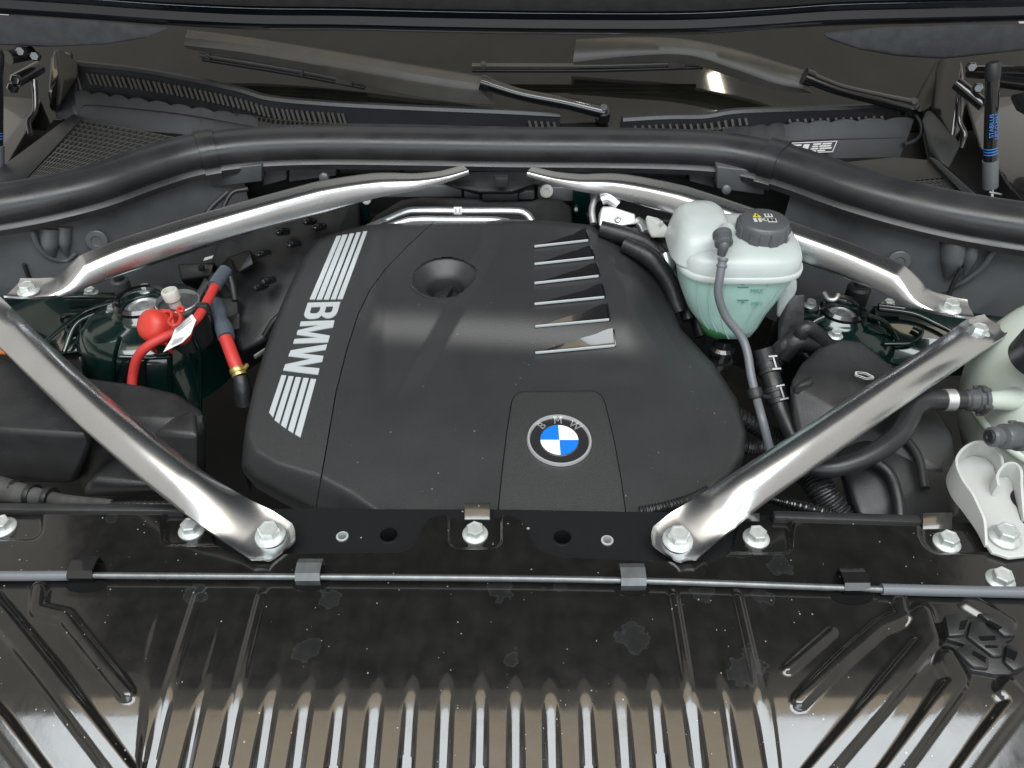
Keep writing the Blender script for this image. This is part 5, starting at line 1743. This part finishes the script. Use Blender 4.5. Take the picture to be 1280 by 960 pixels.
loft("tank_body", tr2([(-.11, .0, -.02, .085, .085, 2.6), (-.07, 0, -.02, .104, .098, 2.6), (-.03, 0, -.016, .111, .102, 2.6), (.0, .0, -.012, .112, .101, 2.6), (.022, .002, -.006, .108, .096, 2.6), (.042, .006, .004, .098, .086, 2.5),
                       (.058, .010, .014, .084, .074, 2.5), (.072, .014, .024, .068, .060, 2.4), (.082, .017, .032, .050, .046, 2.3), (.088, .018, .036, .032, .032, 2.2), (.090, .018, .036, .012, .012, 2)]), TANK2, t2, 70)
tube("tank_seam", [Vector((c2x - .112, c2y - .005, -.022)), Vector((c2x - .107, c2y - .055, -.026)), Vector((c2x - .082, c2y - .095, -.034)), Vector((c2x - .03, c2y - .116, -.045)), Vector((c2x + .04, c2y - .118, -.05))], .0055, TANK2, t2, n=40)
bx = P(1262, 546, .045)
tube("outlet_boss", [P(1290, 497, .010), P(1250, 500, .026), P(1230, 500, .030)], [.016, .011, .009], TANK2, t2, n=8, seg=20)
lathe("filler_cap", [(.030, -.01), (.030, .016), (.027, .020), (.001, .020)], P(1302, 442, .085), (0, -.3, 1), BLACK, t2, seg=32)
pg = thing("plug_fitting", "black plug fitting pointing out of the pale tank", "plug fitting")
pa = P(1238, 546, .050); pb_ = P(1300, 545, .040)
axp = pb_ - pa
lathe("plug_body", [(.0085, -.001), (.0105, .001), (.0105, .009), (.0085, .010), (.0085, .012), (.0125, .014), (.0135, .016), (.0135, .032), (.0155, .033), (.0155, .037), (.0135, .038), (.010, .060)], pa, axp, GREY_PLASTIC, pg, seg=28)
lathe("plug_face", [(.0075, -.0018), (.006, -.003), (.003, -.0028), (.001, -.001)], pa, axp, BLACK, pg, seg=24)
for k in range(3):
    x_, y_, z_ = basis(axp)
    a = 2.1 * k + .5
    box("plug_lug", pa + z_ * .034 + x_ * .0150 * math.cos(a) + y_ * .0150 * math.sin(a), z_, .010, .005, .003, GREY_PLASTIC, pg, .0008)

# white tray bracket
wbk = thing("tray_bracket", "white plastic tray shaped bracket bolted beside the pale tank", "bracket")
TRAY = [(1184, 600), (1190, 586), (1202, 574), (1216, 569), (1232, 572), (1242, 582), (1246, 594), (1258, 592), (1266, 602), (1268, 622), (1276, 650), (1290, 664), (1290, 694), (1262, 697), (1240, 690), (1228, 672), (1222, 660), (1205, 636), (1190, 618)]
prism("tray_floor", [P(a, b, .006) for a, b in TRAY], .004, WHITE_PL, wbk, bevel=.001)


def rim_wall(name, pxs, z0, heights, material, parent, th_=.0026):
    n = 70
    path = catmull([P(a, b, z0) for a, b in pxs], n)
    hh = interp(heights, n)
    V, F = [], []
    for i, (p, t, u, w) in enumerate(frames(path)):
        sd = Vector((t.y, -t.x, 0)).normalized() * th_ / 2
        V += [p - sd, p + sd, p + sd + Vector((0, 0, hh[i])), p - sd + Vector((0, 0, hh[i]))]
    for i in range(n):
        for k in range(4):
            F.append((i * 4 + k, i * 4 + (k + 1) % 4, (i + 1) * 4 + (k + 1) % 4, (i + 1) * 4 + k))
    F.append((0, 1, 2, 3)); F.append(tuple(n * 4 + k for k in range(4)))
    return make(name, V, F, material, parent, 50)


rim_wall("tray_wall", [(1232, 684), (1222, 664), (1205, 640), (1190, 620), (1184, 600), (1190, 586), (1202, 575), (1216, 570), (1232, 573), (1243, 584), (1247, 598)], .004, [.003, .018, .026, .028, .028, .026, .024, .022, .020, .018, .016], WHITE_PL, wbk)
rim_wall("tray_wall", [(1240, 622), (1238, 610), (1246, 599), (1258, 597), (1266, 606), (1270, 626), (1278, 652)], .004, [.018, .020, .022, .022, .022, .016, .006], WHITE_PL, wbk)
bolt(wbk, P(1255, 672, .0075), s=1.15)
gb = thing("knurled_knob", "black speckled knob peeking out behind the white tray bracket", "knob")
lathe("knob_body", [(.020, -.03), (.022, -.02), (.022, .0), (.018, .006), (.001, .007)], P(1284, 632, .0), (0, 0, 1), mat("knob_rubber", (.01, .01, .011), .3, specks=.9, specks_scale=330, grain=300), gb, seg=28)
lathe("knob_top", [(.012, .005), (.011, .010), (.001, .011)], P(1284, 632, .0), (0, 0, 1), BLACK, gb, seg=20)

# =================================================================== JUMP START TERMINAL AND RED CABLES
jt = thing("jump_terminal", "red rubber cap over the jump start terminal", "terminal cap")
jc = P(198, 408, .040)
ja = Vector((-.42, -.62, .62))
lathe("cap_shell", [(.0205, -.030), (.0225, -.020), (.0225, -.004), (.0205, -.002), (.0205, .010), (.0190, .015), (.0150, .019), (.0080, .0205), (.001, .021)], jc, ja, RED, jt, seg=36)
x_, y_, z_ = basis(ja)
lathe("cap_base", [(.0195, -.036), (.0200, -.026), (.0205, -.018)], jc, ja, RED, jt, seg=30)
hull("cap_hinge", [P(196, 386, .052), P(208, 388, .050), P(210, 402, .046), P(200, 408, .046), P(196, 400, .03), P(210, 402, .03)], RED, jt, .003)
for k in (-1, 1):
    box("cap_rib", jc + Vector((.010 * k + .004, -.018, -.018)), (0, -.3, 1), .022, .003, .006, RED, jt, .001)
tube("cap_strap", [P(205, 390, .058), P(212, 389, .060), P(215, 395, .060), P(211, 402, .060), P(216, 407, .061), P(223, 404, .061), P(226, 396, .062), P(222, 389, .062), P(224, 384, .062), P(229, 385, .062), P(228, 389, .062), P(224, 389, .062)], .0021, RED, jt, n=90, seg=10)
rc = thing("red_cable", "thick red cable arching past the terminal cap with a white tag", "cable")
RC = [P(164, 500, -.03), P(166, 470, -.005), P(172, 447, .018), P(186, 432, .032), P(208, 420, .040), P(228, 412, .046), P(244, 400, .050), (P(254, 386, .052)), P(266, 363, .056), P(277, 342, .058)]
tube("cable_jacket", RC, .0058, RED_CABLE, rc, n=80, seg=16)
box("cable_tie", RC[7], RC[8] - RC[7], .010, .0165, .0165, BLACK, rc, .003)
tube("cable_end_sleeve", [P(268, 358, .0565), P(273, 350, .058), P(282, 338, .060)], .0088, mat("grey_sleeve", (.06, .075, .095), .5), rc, n=8, seg=16)
# tag: a wrapped label with a hanging flag
tagp = [P(219, 410, .0560), P(240, 393, .0590), P(245, 400, .0570), P(238, 418, .046), P(228, 428, .042), P(204, 440, .038), P(214, 424, .048)]
prism("cable_tag", tagp, .0012, PAPER, rc, direction=(0, .6, -.6))
for k in range(4):
    u = .2 + .16 * k
    a = tagp[6].lerp(tagp[3], .12).lerp(tagp[5].lerp(tagp[4], .3), u)
    b = tagp[6].lerp(tagp[3], .80).lerp(tagp[5].lerp(tagp[4], .9), u)
    box("tag_print", (a + b) / 2 + Vector((0, -.0006, .0008)), b - a, (b - a).length * (.9 - .1 * (k % 2)), .0012, .0003, PRINT_GREY, rc, up=(0, -.6, .6))
for k in range(3):
    a = tagp[0].lerp(tagp[6], .25 * k + .15) + Vector((0, -.0006, .0008)); b = tagp[1].lerp(tagp[2], .3 * k + .15) + Vector((0, -.0006, .0008))
    box("tag_print", (a + b) / 2, b - a, (b - a).length * .75, .0009, .0003, PRINT_GREY, rc, up=(0, -.6, .6))
r2 = thing("red_cable", "short red cable segment hanging from the grey sleeve below the black housing", "cable")
Q = [P(281, 420, .020), P(287, 436, .012), P(293, 452, .004), P(298, 464, -.004)]
tube("cable_jacket", Q, .0082, RED_CABLE, r2, n=16, seg=16)
tube("grey_boot", [P(270, 378, .030), P(274, 390, .028), P(276, 400, .026), P(280, 410, .024), P(283, 422, .020)], [.0085, .0095, .0085, .0112, .0105], MATS["grey_sleeve"], r2, n=24, seg=16)
lathe("brass_ferrule", [(.0095, -.003), (.0098, -.002), (.0098, .002), (.0095, .003)], P(297, 463, -.003), Q[3] - Q[2], BRASS, r2, seg=20)
lathe("brass_ferrule", [(.0090, -.002), (.0092, -.001), (.0092, .001), (.0090, .002)], P(299, 468, -.006), Q[3] - Q[2], BRASS, r2, seg=20)
box("brass_lug", P(307, 459, 0.0), (.5, .3, .6), .010, .005, .004, BRASS, r2, .001)
tube("lower_boot", [P(300, 470, -.008), P(303, 485, -.02), P(306, 505, -.04)], [.0095, .0105, .012], TAPE, r2, n=10)

fb = thing("terminal_housing", "black plastic terminal housing where the red cable enters", "terminal housing")
hull("housing_body", [PY(283, 322, 1.0), PY(312, 312, 1.0), PY(317, 330, .985), PY(296, 342, .975), PY(288, 336, .985), PY(312, 312, 1.05), PY(283, 322, 1.05), PY(318, 335, 1.03)], BLACK, fb, .004)
arch = [PY(263, 362, .948), PY(264, 350, .955), PY(270, 344, .958), PY(283, 343, .955), PY(289, 349, .95), PY(294, 376, .925)]
tube("entry_arch", arch, .0045, BLACK, fb, n=40, seg=10)
hull("entry_hood", [PY(268, 340, .965), PY(288, 318, 1.0), PY(296, 340, .975), PY(286, 343, .960), PY(268, 340, 1.0), PY(296, 345, 1.0), PY(290, 370, .95), PY(298, 372, .96)], BLACK, fb, .004)
hull("side_plate", [PY(222, 330, 1.01), PY(268, 328, 1.0), PY(264, 345, .985), PY(226, 350, .99), PY(222, 330, 1.05), PY(268, 328, 1.05), PY(240, 370, 1.02)], BLACK, fb, .003)
prism("white_sticker", [PY(256, 322, .999), PY(267, 319, .999), PY(265, 323, .994), PY(254, 326, .994)], .001, PAPER, fb, direction=(0, 1, -.5))
box("side_stud", PY(252, 335, .988), (1, 0, 0), .008, .006, .008, BLACK, fb, .001)
hull("lower_block", [PY(270, 372, .96), PY(298, 370, .96), PY(300, 410, .93), PY(276, 402, .93), PY(270, 372, 1.0), PY(300, 400, 1.0)], BLACK_ROUGH, fb, .004)
hull("dark_window", [PY(280, 398, .93), PY(300, 390, .93), PY(300, 412, .915), PY(284, 414, .915), PY(290, 400, .95)], BLACK, fb, .002)

br = thing("brake_reservoir", "black reservoir with a white plug standing behind the terminal cap", "fluid reservoir")
rc0 = P(222, 378, .045)
lathe("reservoir_body", [(.030, -.06), (.030, -.010), (.028, -.004), (.024, -.003)], rc0, (0, 0, 1), BLACK, br, seg=32)
lathe("reservoir_rim", [(.0265, -.004), (.0275, .002), (.0262, .003), (.0252, -.003)], rc0, (0, 0, 1), ALU_DULL, br, seg=32, cap0=False, cap1=False)
lathe("white_plug", [(.0075, -.005), (.0075, .005), (.0100, .008), (.0105, .019), (.0095, .021), (.0075, .0215), (.007, .016), (.001, .016)], rc0 + Vector((-.002, -.004, 0)), (-.1, 0, 1), NATURAL, br, seg=28)
hull("reservoir_arm", [P(236, 400, .04), P(262, 352, .05), P(256, 346, .05), P(230, 390, .04), P(236, 400, .02), P(262, 352, .03)], BLACK, br, .002)
bs = thing("black_sensor", "small grey black cylinder under the rear brace beside the tower ring", "sensor")
lathe("sensor_body", [(.012, -.03), (.012, .002), (.010, .004), (.001, .004)], P(150, 352, .020), (0, 0, 1), GREY_PLASTIC, bs, seg=20)
lathe("sensor_cap", [(.007, .003), (.007, .007), (.001, .008)], P(150, 352, .020), (0, 0, 1), BLACK, bs, seg=16)
# small things at the picture's edge
tc_ = thing("threaded_clip", "black clip peeking out below the brace near the shield bolt", "clip")
hull("clip_body", [P(216, 620, .004), P(228, 606, .010), P(240, 616, .008), P(244, 632, .0), P(228, 630, -.002), P(228, 610, -.01), P(240, 630, -.012)], BLACK, tc_, .002)
box("clip_tongue", P(222, 616, .009), P(228, 607, 0) - P(216, 620, 0), .016, .004, .006, GREY_PLASTIC, tc_, .001)
sb = thing("support_strut", "thin pale strip poking out beside the engine cover near the red cable", "metal strip")
box("strip", P(328, 440, -.03), P(338, 433, -.03) - P(318, 446, -.03), .028, .003, .006, ALU_DULL, sb, .001)
oh = thing("orange_plug", "orange plug half hidden under the brace at the picture edge", "plug")
hull("plug_body", [P(-10, 428, .02), P(8, 436, .02), P(10, 444, .015), P(-10, 442, .015), P(-10, 428, 0), P(10, 444, 0)], ORANGE, oh, .003)
gl = thing("coarse_loom", "rough taped loom lying below the air box by the shield bolt", "cable loom")
tube("loom", [P(-60, 600, -.02), P(0, 612, -.015), P(30, 618, -.014), P(80, 626, -.015), P(140, 629, -.016)], [.015, .014, .011, .007, .004], mat("loom_fleece", (.05, .05, .047), .85, grain=200, grain_s=1.2, var=.4, var_scale=60), gl, n=40)
for k in range(3):
    lathe("loom_band", [(.0125, -.003), (.013, 0), (.0125, .003)], P(18 + 22 * k, 615 + 4 * k, -.0145), (1, -.2, 0), TAPE, gl, seg=16)

# pipes behind the cover
pp = thing("rear_pipe", "bent bare metal pipe with a square label behind the cover, upper of two", "pipe")
PP = [PY(452, 289, 1.075), PY(482, 276, 1.085), PY(508, 265, 1.088), PY(530, 263.5, 1.088), PY(580, 264, 1.088), PY(640, 264, 1.088), PY(656, 267, 1.085), PY(664, 276, 1.075), PY(668, 292, 1.06)]
tube("pipe", PP, .0062, PIPE, pp, n=80, seg=18)
lathe("label_band", [(.0066, -.006), (.0066, .006)], PY(572.5, 264, 1.088), (1, 0, 0), PAPER, pp, seg=20)
for u in (-.003, .003):
    box("band_print", PY(572.5, 264, 1.088) + Vector((u, -.0052, .0042)), (1, 0, 0), .0025, .005, .0004, PRINT_GREY, pp, up=(0, -.7, .6))
hull("pipe_bracket", [PY(462, 280, 1.08), PY(484, 271, 1.09), PY(485, 275, 1.08), PY(464, 285, 1.07), PY(470, 282, 1.06)], PIPE, pp, .001)
p2 = thing("rear_pipe", "bent bare metal pipe just above the cover edge, lower of two", "pipe")
tube("pipe", [PY(470, 290, 1.055), PY(500, 279, 1.06), PY(520, 275, 1.062), PY(560, 275, 1.062), PY(620, 276, 1.060), PY(650, 283, 1.05)], .0058, PIPE, p2, n=50, seg=18)
vb = thing("valve_block", "cast aluminium valve block next to the rear brace behind the cover", "valve block")
hull("block_body", [PY(748, 268, 1.03), PY(752, 258, 1.035), PY(764, 258, 1.035), PY(772, 266, 1.03), PY(794, 267, 1.03), PY(796, 280, 1.02), PY(770, 282, 1.015), PY(757, 287, 1.01), PY(748, 282, 1.015), PY(760, 262, 1.07), PY(794, 270, 1.06), PY(752, 280, 1.05)], ALU_DULL, vb, .004)
lathe("block_screw", [(.005, -.004), (.005, .003), (.0035, .004), (.001, .003)], PY(772, 274, 1.022), (0, -1, .5), ZINC, vb, seg=14)
tube("block_tube", [PY(752, 250, 1.05), PY(760, 248, 1.05), PY(772, 256, 1.045)], .008, PIPE, vb, n=10)
tube("block_tube", [PY(742, 280, 1.03), PY(740, 262, 1.05), PY(745, 245, 1.07)], .005, PIPE, vb, n=10)
tube("block_tube", [PY(796, 276, 1.03), PY(803, 282, 1.02), PY(808, 292, 1.0)], .007, PIPE, vb, n=10)

# engine mass below, only glimpsed in the gaps
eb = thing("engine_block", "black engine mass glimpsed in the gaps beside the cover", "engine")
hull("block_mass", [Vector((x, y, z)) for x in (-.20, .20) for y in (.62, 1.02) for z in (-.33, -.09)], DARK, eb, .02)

# every thing's empty stands at the thing's own base
bpy.context.view_layer.update()
for o in [q for q in bpy.data.objects if q.type == 'EMPTY' and q.parent is None]:
    pts = []
    for ch in o.children_recursive:
        if ch.type == 'MESH':
            pts += [ch.matrix_world @ Vector(c) for c in ch.bound_box]
    if not pts:
        continue
    c = Vector(((min(p.x for p in pts) + max(p.x for p in pts)) / 2, (min(p.y for p in pts) + max(p.y for p in pts)) / 2, min(p.z for p in pts)))
    o.location = c
    for ch in o.children:
        ch.location = ch.location - c
